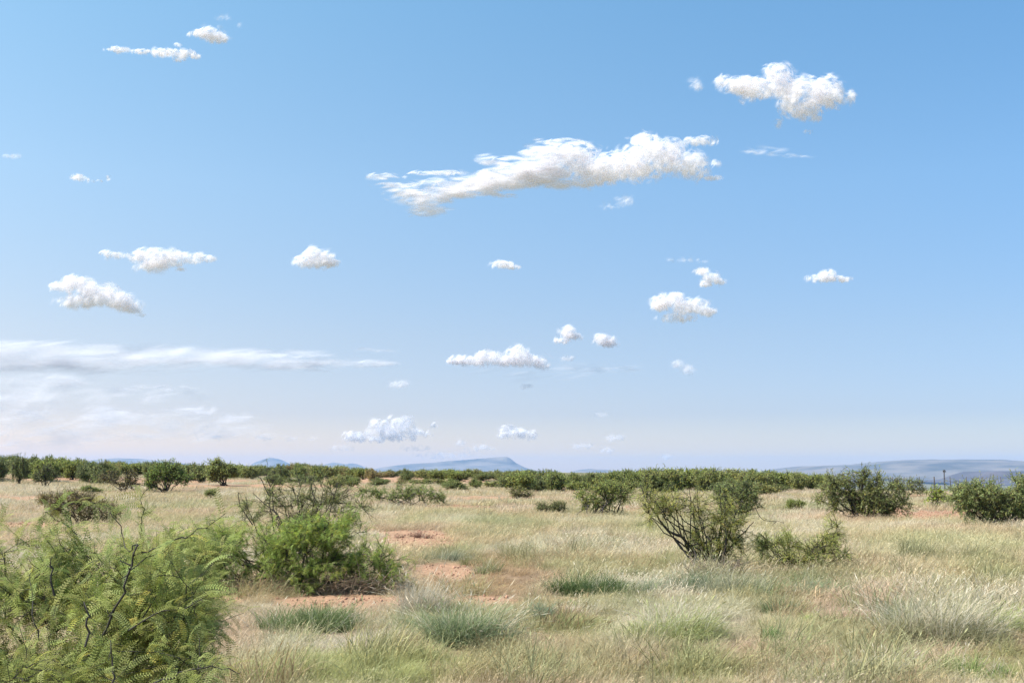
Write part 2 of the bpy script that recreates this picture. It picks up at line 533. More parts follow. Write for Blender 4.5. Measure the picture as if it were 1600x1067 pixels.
# colour patches of the short grass: (px, py, rx, ry, colour, strength)
PATCH = [(760, 900, 100, 35, RUST, .75), (700, 925, 60, 25, RUST, .6), (1330, 952, 75, 20, PINK, .95), (1180, 1020, 60, 22, PINK, .7), (1500, 1030, 60, 18, PINK, .6),
         (600, 1050, 220, 30, LIME, .75), (450, 1065, 120, 20, LIME, .7), (820, 1050, 120, 22, STRAW * 1.05, .6), (1560, 1050, 80, 30, LIME * .9, .6), (900, 985, 70, 22, LIME, .5),
         (1150, 1055, 130, 20, LIME * 1.05, .4), (920, 855, 120, 25, PALE, .5), (1000, 820, 120, 20, SAGE * 1.2, .4), (1480, 860, 160, 30, SAGE * 1.25, .5),
         (1560, 890, 60, 20, OLIVE, .5), (1240, 915, 150, 18, SAGE, .8), (700, 870, 60, 14, SAGE * .9, .6), (790, 820, 80, 10, SAGE, .5), (1260, 795, 90, 7, SAGE * 1.1, .7),
         (730, 812, 120, 12, SAGE * 1.2, .4), (1300, 812, 120, 7, PINK, .6), (640, 780, 120, 8, PINK, .3), (250, 790, 160, 10, SAGE * 1.3, .4), (60, 765, 90, 7, PALE, .6),
         (1000, 1030, 60, 14, PINK * .95, .5), (1400, 990, 60, 20, STRAW, .6), (350, 1010, 60, 40, PINK, .5), (860, 1010, 60, 20, PINK * .95, .4), (1500, 830, 120, 9, PINK, .3)]
def grass_colour(x, y):
    px, py = project0(x, y)
    n1 = fbm(x * .55, y * .30, 11, 4); n2 = fbm(x * .9, y * .5, 21, 4); n3 = fbm(x * 2.4, y * 1.6, 41, 3)
    c = STRAW[None] * np.ones((len(px), 1))
    def mixc(c, col, w): return c * (1 - w[:, None]) + col[None] * w[:, None]
    c = mixc(c, PALE, sstep(.5, .66, n1))
    c = mixc(c, SAGE * 1.15, sstep(.50, .62, n2) * .5)
    c = mixc(c, PINK, sstep(.56, .68, fbm(x * .4, y * .25, 51, 3)) * .6)
    for (a, b, rx, ry, col, s) in PATCH:
        q = ((px - a) / rx) ** 2 + ((py - b) / ry) ** 2
        c = mixc(c, col, sstep(1.3, 0.35, q + (n3 - .5) * 1.2) * s)
    return c
def green_amount(x, y):
    return sstep(.5, .62, fbm(x * .9, y * .5, 21, 4))

# ------------------------------------------------------------------ the ground: one sheet to the horizon
def build_ground():
    az = np.concatenate([np.linspace(-math.pi, -R(34), 60, endpoint=False), np.linspace(-R(34), R(34), 330, endpoint=False), np.linspace(R(34), math.pi, 60)])
    rr = np.concatenate([[0.3, 1, 2, 3], np.geomspace(4, 300, 200), np.geomspace(306, 25000, 60)])
    A, Q = np.meshgrid(az, rr)
    x = (Q * np.sin(A)).ravel(); y = (Q * np.cos(A)).ravel()
    z = terrain(x, y)
    nA, nR = len(az), len(rr)
    i = np.arange(nR - 1)[:, None] * nA + np.arange(nA - 1)[None]
    f = np.stack([i, i + 1, i + nA + 1, i + nA], axis=-1).reshape(-1, 4)
    d = dirt_mask(x, y)[:, None]
    soil = np.array([.37, .225, .14]) * (0.85 + .4 * fbm(x * 1.3, y * 1.3, 61, 3))[:, None]
    gc = grass_colour(x, y) * .45 * (.8 + .4 * fbm(x * 3, y * 3, 63, 2))[:, None]
    gc = gc * .75 + soil * .25
    c = gc * (1 - d) + soil * d
    far = sstep(170, 500, np.hypot(x, y))[:, None]
    c = c * (1 - far) + np.array([.17, .155, .085]) * (.7 + .6 * fbm(x * .004, y * .002, 71, 4))[:, None] * far
    me = make_mesh("ground", np.stack([x, y, z], 1), f[:, ::-1], M_SOIL, c, True)
    # cap in the very middle under the viewer
    o = link("ground", me); tag(o, kind='structure')
    return o
build_ground()

# ------------------------------------------------------------------ far hills
def hill(name, Y, prof, depth, base_z, cliff=0.0, seed=1, rough=.05, mat=None):
    """prof: list of (px, py) along the crest, at distance Y"""
    pxs = np.array([p[0] for p in prof], float); pys = np.array([p[1] for p in prof], float)
    n = 260; m = 40
    X = np.linspace(pxs[0], pxs[-1], n); H = np.interp(X, pxs, pys)
    wx = (X - 800) / F_PX * Y * cp
    wz = EYE + (734.0 - H) / F_PX * Y * 1.0
    v = np.linspace(-1, 1, m)
    V_, X_ = np.meshgrid(v, wx, indexing='ij')
    Z = np.tile(wz, (m, 1)) - base_z
    a = np.abs(V_)
    sh = (1 - sstep(0.08, 1.0, a))
    if cliff:
        sh = np.where(a < .30, 1.0, 0) * cliff + (1 - cliff) * sh
        sh = np.where(a < .30, 1.0, sh)
    gul = fbm(X_ / (depth * .16), V_ * 1.2, seed, 5) - .5
    z = base_z + Z * sh * (1 + gul * rough * 11 * (a > .12) * (sh < 1)) - 4
    Yv = Y + depth * .5 * (V_ + 0) + gul * depth * .12
    vv = np.stack([X_, Yv, z], -1).reshape(-1, 3)
    i = np.arange(m - 1)[:, None] * n + np.arange(n - 1)[None]
    f = np.stack([i, i + 1, i + n + 1, i + n], -1).reshape(-1, 4)
    o = link(name, make_mesh(name, vv, f, mat or M_HILL, None, True)); tag(o, kind='structure')
    return o
hill("hill", 15000, [(1150, 745), (1190, 740), (1220, 733), (1260, 729), (1300, 727), (1345, 725.5), (1385, 720.5), (1425, 718), (1470, 718.6), (1515, 717.8), (1550, 717.8), (1575, 720), (1610, 722), (1680, 724), (1800, 722), (1960, 728), (2200, 745)], 7000, -125, seed=4)
hill("mesa", 9500, [(1450, 752), (1490, 748), (1512, 740), (1528, 735.5), (1560, 735), (1590, 735.5), (1640, 735), (1750, 736), (1900, 738), (2000, 748)], 2600, -125, cliff=.35, seed=9, mat=M_KNOLL)
hill("mesa", 21000, [(560, 740), (600, 730), (640, 725), (680, 722.5), (705, 720), (730, 718.5), (760, 716), (775, 714.5), (792, 713.8), (797, 716), (806, 723), (820, 730), (850, 739)], 4200, -66, cliff=.25, seed=13)
hill("hill", 23500, [(380, 740), (400, 722), (414, 717), (425, 715), (437, 717.5), (452, 724), (470, 738)], 2500, -66, seed=17)
hill("hill", 23000, [(478, 740), (500, 727), (522, 723.5), (538, 725.5), (548, 724), (562, 728), (600, 740)], 2500, -66, seed=19)
hill("hill", 20000, [(130, 735), (150, 718), (185, 715.5), (215, 716.5), (250, 720), (300, 725), (330, 736)], 2600, -66, seed=23)
hill("hill", 18000, [(870, 742), (900, 735), (925, 732.5), (950, 733), (975, 738), (990, 743)], 2400, -66, seed=29)

# ------------------------------------------------------------------ the grass field
def blade_template(bend, segs=3, w=0.010, head=False):
    V = []; Fc = []
    pts = []
    for i in range(segs + 1):
        t = i / segs
        a = bend * t
        pts.append((math.sin(a) * t * .95, 0, math.cos(a * .8) * t))
    for i in range(segs):
        t = i / segs
        ww = w * (1 - .75 * t) * .5
        V.append((pts[i][0], -ww, pts[i][2])); V.append((pts[i][0], ww, pts[i][2]))
    V.append(pts[-1])
    for i in range(segs - 1):
        a = 2 * i; Fc.append([a, a + 1, a + 3]); Fc.append([a, a + 3, a + 2])
    a = 2 * (segs - 1); Fc.append([a, a + 1, 2 * segs])
    if head:      # pale seed head near the tip
        i = len(V); x, _, z = pts[-1]; x0, _, z0 = pts[-2]
        mx_, mz = (x * .6 + x0 * .4), (z * .6 + z0 * .4)
        V += [(mx_, 0, mz), ((x + mx_) / 2, -w * .9, (z + mz) / 2), (x * 1.03, 0, z * 1.02), ((x + mx_) / 2, w * .9, (z + mz) / 2)]
        Fc += [[i, i + 1, i + 2], [i, i + 2, i + 3]]
    return np.array(V, float), np.array(Fc)

def tuft(rng, n, radius, h, w, lean=(.12, 0), bendr=(.2, 1.7), heads=.18, colvar=.22, col=(1, 1, 1), dead=.25, green_base=True):
    Vs, Fs, Cs = [], [], []; off = 0
    temps = [blade_template(rng.uniform(*bendr), 3, w / h * rng.uniform(.55, 1.9)) for _ in range(6)] + [blade_template(rng.uniform(.3, .9), 3, w / h, True) for _ in range(3)]
    kinds = rng.random(n)
    which = np.where(kinds < heads, rng.integers(6, 9, n), rng.integers(0, 6, n))
    rad = radius * np.sqrt(rng.random(n)); an = rng.random(n) * 2 * math.pi
    P = np.stack([rad * np.cos(an), rad * np.sin(an), np.zeros(n)], 1)
    for k in range(9):
        idx = np.where(which == k)[0]
        if not len(idx): continue
        m = len(idx)
        # blades lean away from the centre of the tuft, and a little with the wind
        out = P[idx] / max(radius, 1e-6) * .28 + rng.normal(0, .22, (m, 3)); out[:, 2] = 0
        out[:, 0] += lean[0]; out[:, 1] += lean[1]
        up = norm(out + np.array([0, 0, 1.]))
        tw = rng.random(m) * 2 * math.pi
        az = np.arctan2(out[:, 1], out[:, 0]) + rng.normal(0, .9, m)
        x = np.stack([np.cos(az), np.sin(az), 0 * az], 1)
        y = norm(np.cross(up, x)); x = np.cross(y, up)
        M = np.stack([x, y, up], axis=2)
        s = h * rng.uniform(.45, 1.1, m) * (1.15 if k >= 6 else 1)
        cc = np.array(col)[None] * rng.uniform(1 - colvar, 1 + colvar, m)[:, None]
        cc = np.where((rng.random(m) < dead)[:, None], cc * np.array([1.15, 1.05, .95]), cc)
        T, Fc = temps[k]
        sh = .72 + .36 * np.clip(T[:, 2], 0, 1)
        v, f, c = stamp(T, Fc, P[idx], M, s, cc)
        Vs.append(v); Fs.append(f + off); Cs.append(c); off += len(v)
    return np.concatenate(Vs), np.concatenate(Fs), np.clip(np.concatenate(Cs), 0, 1.4)

def instancer(name, label, pts, rot, scl, idx, tint, variants):
    me = bpy.data.meshes.new(name)
    me.vertices.add(len(pts)); me.vertices.foreach_set("co", np.ascontiguousarray(pts, dtype=np.float32).ravel())
    def add(n, t, data, f):
        a = me.attributes.new(n, t, 'POINT'); a.data.foreach_set(f, np.ascontiguousarray(data).ravel())
    add("rot", 'FLOAT_VECTOR', rot.astype(np.float32), "vector")
    add("scl", 'FLOAT', scl.astype(np.float32), "value")
    add("idx", 'INT', idx.astype(np.int32), "value")
    c = np.ones((len(pts), 4), np.float32); c[:, :3] = tint
    add("tint", 'FLOAT_COLOR', c, "color")
    me.update()
    o = link(name, me); tag(o, label, 'grass', kind='stuff')
    coll = bpy.data.collections.new(name + "_tufts")
    for k, vm in enumerate(variants):
        vo = bpy.data.objects.new("tuft_%02d" % k, vm); coll.objects.link(vo)
    ng = bpy.data.node_groups.new(name, 'GeometryNodeTree')
    ng.interface.new_socket("Geometry", in_out='INPUT', socket_type='NodeSocketGeometry')
    ng.interface.new_socket("Geometry", in_out='OUTPUT', socket_type='NodeSocketGeometry')
    N, L = ng.nodes, ng.links
    gi, go = N.new('NodeGroupInput'), N.new('NodeGroupOutput')
    ci = N.new('GeometryNodeCollectionInfo'); ci.inputs[0].default_value = coll
    ci.inputs['Separate Children'].default_value = True; ci.inputs['Reset Children'].default_value = True
    ip = N.new('GeometryNodeInstanceOnPoints')
    def na(n, t):
        a = N.new('GeometryNodeInputNamedAttribute'); a.data_type = t; a.inputs[0].default_value = n
        return [s for s in a.outputs if s.enabled][0]
    L.new(gi.outputs[0], ip.inputs['Points']); L.new(ci.outputs[0], ip.inputs['Instance'])
    ip.inputs['Pick Instance'].default_value = True
    L.new(na("idx", 'INT'), ip.inputs['Instance Index'])
    L.new(na("rot", 'FLOAT_VECTOR'), ip.inputs['Rotation'])
    L.new(na("scl", 'FLOAT'), ip.inputs['Scale'])
    L.new(ip.outputs[0], go.inputs[0])
    md = o.modifiers.new("scatter", 'NODES'); md.node_group = ng
    return o

def sample_field(n, d0, d1, power, half=R(29)):
    r = rngG
    d = (d0 ** power + r.random(n) * (d1 ** power - d0 ** power)) ** (1 / power)
    a = r.uniform(-half, half, n)
    return d * np.sin(a), d * np.cos(a), d

EXCL = []   # circles with no field grass: (x, y, r)
def field(name, label, n, d0, d1, power, variants, smin, smax):
    x, y, d = sample_field(n, d0, d1, power)
    dm = dirt_mask(x, y)
    keep = rngG.random(n) > dm * .93
    # clumpy growth: thin spots between tufts
    cl = fbm(x * 1.6, y * 1.6, 91, 3)
    keep &= rngG.random(n) < (.45 + 1.1 * sstep(.32, .6, cl))
    for (ex, ey, er) in EXCL: keep &= (x - ex) ** 2 + (y - ey) ** 2 > er * er
    x, y, d = x[keep], y[keep], d[keep]; m = len(x)
    z = terrain(x, y) - 0.01
    rot = np.stack([rngG.normal(0, .10, m), rngG.normal(0.08, .10, m), rngG.uniform(-.9, .9, m)], 1)
    s = rngG.uniform(smin, smax, m) * (.35 + 1.3 * fbm(x * 1.7, y * 1.7, 95, 3))
    px, py = project0(x, y)
    s *= 1 - .45 * sstep(1.4, .4, ((px - 745) / 120) ** 2 + ((py - 905) / 42) ** 2)      # the low rusty growth in the middle
    c = grass_colour(x, y) * rngG.uniform(.82, 1.16, m)[:, None]
    s *= 1 - .55 * dirt_mask(x, y)
    dm = dirt_mask(x, y)[:, None]; c = c * (1 - .5 * dm) + RUST * .5 * dm
    return instancer(name, label, np.stack([x, y, z], 1), rot, s, rngG.integers(0, len(variants), m), c, variants)

rt = np.random.default_rng(5)
def variants(k, **kw):
    out = []
    for i in range(k):
        v, f, c = tuft(rt, **kw)
        out.append(make_mesh("tuft", v, f, M_FIELD, c))
    return out
near_v = variants(8, n=75, radius=.12, h=.17, w=.0030, lean=(.22, .05))
mid_v = variants(6, n=60, radius=.22, h=.26, w=.0058, lean=(.2, .05))
far_v = variants(5, n=55, radius=.5, h=.32, w=.016, lean=(.18, .05), heads=.05)

# ------------------------------------------------------------------ grass clumps one can tell apart
def clump(label, px, py, w, h, col, n=900, pale=.2, Y=None, seed=0, lean=(.15, 0), bw=.0042, bend=(.3, 1.4), heads=.08, depth=.6, name="grass_clump", cat="grass clump", group=None):
    rng = np.random.default_rng(seed + int(px * 7 + py))
    b = ground(px, py)
    s = b.y / F_PX
    Wm, Hm = w * s, h * s
    b = Vector((b.x, b.y + Wm * depth * .45, float(terrain(b.x, b.y + Wm * depth * .45))))
    Vs, Fs, Cs = [], [], []; off = 0
    k = max(3, int(n / 70))
    for i in range(k):
        u = rng.random(2); rr = math.sqrt(u[0]); an = u[1] * 2 * math.pi
        cx, cy = rr * math.cos(an) * Wm * .42, rr * math.sin(an) * Wm * .42 * depth
        hh = Hm * (1.05 - .5 * rr ** 2) * rng.uniform(.8, 1.12)
        cc = np.array(col) * rng.uniform(.8, 1.2)
        v, f, c = tuft(rng, int(n / k), Hm * .28, hh, bw, lean=(lean[0] + cx / Wm * .5, lean[1] + cy / Wm * .5), bendr=bend, heads=heads, col=cc, colvar=.3, dead=.15)
        z = float(terrain(b.x + cx, b.y + cy)) - b.z
        v = v + np.array([cx, cy, z])
        # some dead, bleached blades
        nb = len(v); 
        m = np.repeat(rng.random(nb // 7 + 1) < pale, 7)[:nb]
        Vs.append(v); Fs.append(f + off); Cs.append(c); off += nb
    # bleached stalks through the clump
    if pale > 0:
        npale = int(n * pale)
        v, f, c = tuft(rng, npale, 1.0, Hm * 1.15, bw * .9, lean=lean, bendr=(.1, 1.0), heads=.5, col=(.62, .56, .42), colvar=.2)
        v = v.copy()
        # spread the stalks over the clump's footprint: move each blade by a random offset
        Vs2, Fs2, Cs2, o2 = [], [], [], 0
        for i in range(14):
            q = max(4, npale // 14)
            rr = math.sqrt(rng.random()); an = rng.random() * 2 * math.pi
            cx, cy = rr * math.cos(an) * Wm * .42, rr * math.sin(an) * Wm * .42 * depth
            v, f, c = tuft(rng, q, Hm * .2, Hm * (1.15 - .4 * rr * rr), bw * .8, lean=(lean[0] + cx / Wm * .8, lean[1]), bendr=(.1, 1.1), heads=.5, col=(.60, .55, .42), colvar=.2)
            v = v + np.array([cx, cy, float(terrain(b.x + cx, b.y + cy)) - b.z])
            Vs.append(v); Fs.append(f + off); Cs.append(c); off += len(v)
    o = link(name, make_mesh(name, np.concatenate(Vs), np.concatenate(Fs), M_BLADE, np.concatenate(Cs)), loc=b)
    tag(o, label, cat, group)
    EXCL.append((b.x, b.y, Wm * .40))
    return o

BLUEG = (.30, .33, .17); DKG = (.115, .165, .06); YG = (.36, .39, .17)
clump("big blue-green grass clump in front of the bare patch, with bleached blades through it", 722, 1014, 165, 88, (.24, .29, .15), 2600, .14, bw=.0055)
clump("tall spiky tuft of bleached dry grass beside the blue-green clump", 660, 962, 60, 72, (.50, .46, .36), 700, .5, bend=(.05, .6))
clump("blue-green clump behind the tall bleached tuft, by the bare strip", 650, 990, 90, 55, BLUEG, 900, .1)
clump("long dark green strip of low grass below the large bright green bush", 478, 990, 215, 52, (.16, .21, .085), 2600, .06, bw=.0055)
clump("long dark green grass hummock right of the rusty low grass", 925, 934, 165, 50, DKG, 2400, .06, bw=.0062, lean=(.05, 0))
clump("pale green grass leaning over the right end of the dark hummock", 1010, 930, 80, 40, (.27, .33, .2), 800, .2)
clump("broad yellow-green grass clump in the middle of the field, seen below the twisted bush", 1062, 1005, 165, 82, YG, 2400, .14, bend=(.6, 2.2), bw=.0058)
clump("small vivid green tuft in short tan grass", 1203, 1002, 44, 30, (.12, .22, .06), 420, 0)
clump("dark green clump just above the small vivid tuft", 1226, 960, 62, 44, (.12, .17, .07), 600, .05)
clump("small yellow-green tuft at the edge of the pinkish feathery grass", 1278, 975, 44, 26, (.30, .38, .09), 300, 0)
clump("largest pale grey-green grass clump, full of bleached stalks, at the right", 1490, 1012, 225, 96, (.34, .33, .19), 2800, .35, lean=(.12, 0), bend=(.7, 2.4), bw=.0055)
clump("olive clump joined to the left side of the largest pale clump", 1402, 985, 80, 62, (.25, .29, .16), 900, .15)
clump("green grass below the twisted bush's left side", 1075, 925, 90, 48, (.15, .21, .11), 900, .12)
clump("grey-green clump with curved stalks at the foot of the twisted bush", 1140, 932, 110, 50, (.26, .28, .17), 1100, .25)
clump("wide strip of grey-green grass in front of the low double bush", 1260, 935, 210, 38, (.24, .30, .17), 2000, .12)
clump("olive tuft standing on the rusty low grass", 765, 897, 55, 32, (.20, .22, .10), 420, .08)
clump("small blue-green clump between the rusty grass and the blue-green clump", 838, 968, 78, 38, (.19, .27, .17), 600, .1)
clump("dark low tuft behind the bare red patch", 738, 842, 44, 20, (.17, .19, .11), 300, .05)
clump("brownish low tuft behind the rusty grass", 802, 842, 40, 18, (.19, .20, .11), 260, .05)
clump("dim brown-green tuft in the pale middle field", 890, 838, 34, 14, (.26, .20, .12), 200, .05)
clump("lime green tuft growing at the frame's right edge", 1585, 990, 60, 62, (.33, .39, .13), 700, .1)
clump("lime green tuft in the lower right corner of the field", 1530, 1062, 120, 45, (.27, .33, .12), 900, .1)
clump("straw tuft with upright blades at the bottom, left of the lime one", 1385, 1066, 130, 50, (.40, .38, .19), 1100, .25)
clump("sprawling tangle of pale dry stalks before the dark hummock", 900, 962, 105, 28, (.52, .42, .30), 500, .4, bend=(.8, 1.9))
clump("pinkish feathery grass swept to the right", 1325, 972, 120, 42, (.56, .42, .31), 1800, .1, lean=(.75, 0), bw=.0028)
clump("bleached grass fringe under the right end of the bright green bush", 610, 925, 70, 34, (.46, .38, .26), 500, .3)
clump("brown-red low growth beyond the bare red patch", 655, 842, 110, 14, (.20, .12, .09), 700, .03)
clump("sage tuft beside the bare soil, right of the bright bush", 695, 878, 90, 26, (.24, .27, .17), 700, .15)

def brush(label, px, py, w, h, n, seed, col=(.36, .25, .17)):
    """tangle of dry sticks and leaning dead stalks"""
    rng = np.random.default_rng(seed)
    b = ground(px, py); s = b.y / F_PX; W, H = w * s, h * s
    segs = []
    for i in range(n):
        p = np.array([rng.uniform(-.5, .5) * W, rng.uniform(0, .5) * W * .4, rng.random() ** 2 * H * .4])
        an = rng.normal(0, 1.0); el = rng.uniform(-.1, 1.1)
        d = np.array([math.sin(an) * math.cos(el) + .3, rng.normal(0, .4), math.sin(el)]); d /= np.linalg.norm(d)
        L = H * rng.uniform(.3, .9); r = .0042 * rng.uniform(.6, 1.6)
        for k in range(4):
            q = p + d * L / 4
            segs.append((p, q, r * (1 - k * .2), r * (1 - (k + 1) * .2)))
            p = q; d = d + rng.normal(0, .2, 3) + np.array([.05, 0, -.22]); d /= np.linalg.norm(d)
    v, f = tubes(segs, 3)
    c = np.repeat(np.array(col)[None] * rng.uniform(.55, 1.5, (len(segs), 1)), 6, axis=0)
    o = link("dry_brush", make_mesh("dry_brush", v, f, M_BARK, c), loc=b)
    tag(o, label, "dry brush")
    return o
brush("tangle of reddish dry stalks under the left side of the bright green bush", 360, 930, 170, 42, 330, 5, (.50, .31, .20))
brush("tangle of brown dead stems under the right side of the bright green bush", 550, 930, 150, 58, 330, 6, (.46, .35, .24))
brush("few pale curved stalks standing before the low double bush", 1225, 905, 50, 45, 60, 7, (.5, .4, .25))
brush("grey-brown dead sticks at the foot of the twisted bush", 1120, 905, 90, 55, 160, 8, (.22, .17, .13))

# ------------------------------------------------------------------ bushes
G_BRIGHT = (.24, .32, .085); G_MESQ = (.265, .305, .105); G_OLIVE = (.12, .14, .045); G_DARK = (.065, .10, .035); G_FAR = (.085, .115, .04)

# near bush whose feathery leaves fill the lower left corner
Yn = 5.4
bn = Vector((at(150, 1300, Yn).x, Yn, float(terrain(at(150, 1300, Yn).x, Yn))))
def near_twigs(rng, b):
    segs = []; P = []; D = []
    def run(pts, Y, r0, r1, leaves, q=3, side=.02):
        W = [np.array(at(x, y, Y + dy)) - b for x, y, dy in pts]
        n = len(W) - 1
        for i in range(n):
            a, c = W[i], W[i + 1]
            # knobbly zigzag between the given points
            k = 3
            prev = a
            for j in range(1, k + 1):
                nx = a + (c - a) * j / k + (rng.normal(0, .006, 3) if j < k else 0)
                t0 = (i + (j - 1) / k) / n; t1 = (i + j / k) / n
                segs.append((prev, nx, .78 * (r0 + (r1 - r0) * t0), .78 * (r0 + (r1 - r0) * t1)))
                for _ in range(q):
                    if rng.random() < leaves:
                        P.append(prev + (nx - prev) * rng.random()); dd = (nx - prev) / (np.linalg.norm(nx - prev) + 1e-6)
                        D.append(dd + rng.normal(0, .8, 3))
                if rng.random() < .6:
                    e = nx + rng.normal(0, .02, 3); segs.append((nx, e, r1 * .8, r1 * .3))
                prev = nx
    run([(150, 1010, .1), (196, 925, 0), (203, 890, 0), (208, 868, 0), (215, 850, 0)], Yn - .5, .0075, .005, .1, 1)
    run([(215, 850, 0), (203, 862, 0), (190, 830, .1), (172, 800, .1)], Yn - .5, .004, .002, .35, 2)
    run([(208, 868, 0), (240, 857, 0), (275, 842, -.1), (300, 834, -.1), (330, 818, -.1), (352, 802, -.1)], Yn - .5, .005, .002, .75, 3)
    run([(205, 890, 0), (230, 870, 0), (265, 855, 0)], Yn - .5, .004, .002, .7, 3)
    run([(222, 830, .2), (221, 808, .2), (226, 795, .2), (219, 780, .2), (228, 766, .2)], Yn - .2, .004, .0016, .6, 2)
    run([(85, 930, 0), (79, 900, 0), (80, 872, 0)], Yn - .6, .006, .004, .2, 2)
    run([(60, 1000, 0), (50, 960, 0), (45, 900, .1)], Yn - .7, .004, .002, .6, 2)
    run([(70, 800, .2), (100, 786, .2), (140, 784, .2), (168, 790, .2), (182, 810, .2)], Yn - .1, .003, .0015, .95, 3)
    run([(120, 835, .2), (95, 815, .2), (72, 800, .2), (62, 812, .2)], Yn - .1, .003, .0015, .95, 3)
    run([(133, 1010, -.2), (136, 965, -.2), (131, 940, -.2)], Yn - 1.0, .006, .0035, .1, 1)
    run([(305, 1067, -.2), (312, 1030, -.2), (312, 1000, -.2)], Yn - 1.0, .005, .002, .5, 2)
    run([(175, 1067, -.2), (176, 1040, -.2), (173, 1000, -.2)], Yn - 1.1, .005, .003, .3, 2)
    run([(200, 985, -.2), (240, 960, -.2), (290, 950, -.2), (325, 930, -.2)], Yn - .9, .004, .002, .8, 3)
    run([(240, 1067, -.2), (280, 1050, -.2), (330, 1040, -.2), (372, 1052, -.2)], Yn - 1.2, .004, .002, .8, 3)
    return segs, np.array(P), np.array(D)
bush("mesquite_bush", "nearest mesquite bush with feathery fern-like leaves filling the lower left corner", "bush", bn,
     px_lobes(Yn, [(40, 1000, 130, 150), (190, 1010, 120, 130, -.1), (275, 960, 62, 105), (40, 912, 85, 54, .2), (150, 903, 90, 50, .2), (262, 890, 62, 45, .2), (120, 1080, 200, 80, -.6), (-90, 980, 130, 150), (292, 1060, 50, 60, -.4), (322, 890, 30, 34, .5), (235, 975, 90, 90, -.3)], .8),
     .105, T_FERN, G_MESQ, bark_col=(.05, .045, .035), seed=11, limbs=2, sec=46, twigs=5, leaves=6, twig_len=.16, r_trunk=.012, thick_min=.0016,
     extra=near_twigs, single_leaves=300, droop=.15, yellow=.03)
EXCL.append((bn.x, bn.y, .7))

def simple_bush(name, label, px, py, spec, leaf, tmpl, col, seed, cat="bush", group=None, Y=None, **kw):
    b = ground(px, py) if Y is None else on_ground(px, Y)
    o = bush(name, label, cat, b, px_lobes(b.y, spec, kw.pop('depth', .8)), leaf, tmpl, col, seed=seed, group=group, **kw)
    return o

simple_bush("mesquite_bush", "large bright green rounded bush with dry stalks under it, left of the bare patch", 475, 925,
            [(395, 868, 78, 50), (340, 872, 58, 46), (475, 860, 75, 58), (540, 868, 60, 55), (585, 885, 40, 40), (330, 850, 40, 30), (520, 830, 45, 32), (440, 836, 50, 30), (330, 900, 40, 26), (600, 900, 35, 22), (500, 900, 70, 25)],
            .085, T_MID, G_BRIGHT, 21, limbs=2, sec=48, twigs=5, leaves=10, twig_len=.2, r_trunk=.02, thick_min=.003, yellow=.12, bark_col=(.09, .07, .05))
def b2_extra(rng, b):
    segs = []; P = []; D = []
    for pts in ([(428, 830), (421, 790), (422, 760), (417, 735), (416, 716)], [(421, 775), (410, 752), (402, 744)], [(422, 760), (432, 745)], [(470, 840), (466, 790), (470, 760), (461, 728)],
                [(480, 830), (492, 780), (486, 750), (492, 735)], [(500, 830), (520, 780), (528, 752)], [(445, 830), (430, 800), (395, 770)], [(395, 820), (375, 790), (372, 768)]):
        W = [np.array(at(x, y, 18.6)) - b for x, y in pts]
        for i in range(len(W) - 1):
            m = (W[i] + W[i + 1]) / 2 + rng.normal(0, .012, 3)
            segs.append((W[i], m, .009 - .0015 * i, .008 - .0015 * i)); segs.append((m, W[i + 1], .008 - .0015 * i, .0065 - .0015 * i))
            for _ in range(9):
                P.append(W[i] + (W[i + 1] - W[i]) * rng.random() + rng.normal(0, .03, 3)); D.append(rng.normal(0, 1, 3))
            for _ in range(3):
                a = W[i] + (W[i + 1] - W[i]) * rng.random(); segs.append((a, a + rng.normal(0, .07, 3), .003, .0015))
    return segs, np.array(P), np.array(D)
simple_bush("mesquite_bush", "dark sparse mesquite with bare upright twigs rising behind the large bright bush", 465, 895,
            [(400, 795, 32, 28), (450, 800, 45, 36), (510, 790, 45, 34), (470, 765, 30, 26), (522, 770, 30, 22), (480, 830, 60, 34), (555, 800, 28, 20), (430, 770, 16, 20)],
            .075, T_MID3, (.20, .24, .085), 22, limbs=3, sec=34, twigs=6, leaves=8, twig_len=.22, r_trunk=.014, thick_min=.0035, bark_col=(.045, .038, .03), extra=b2_extra, bare=.1)

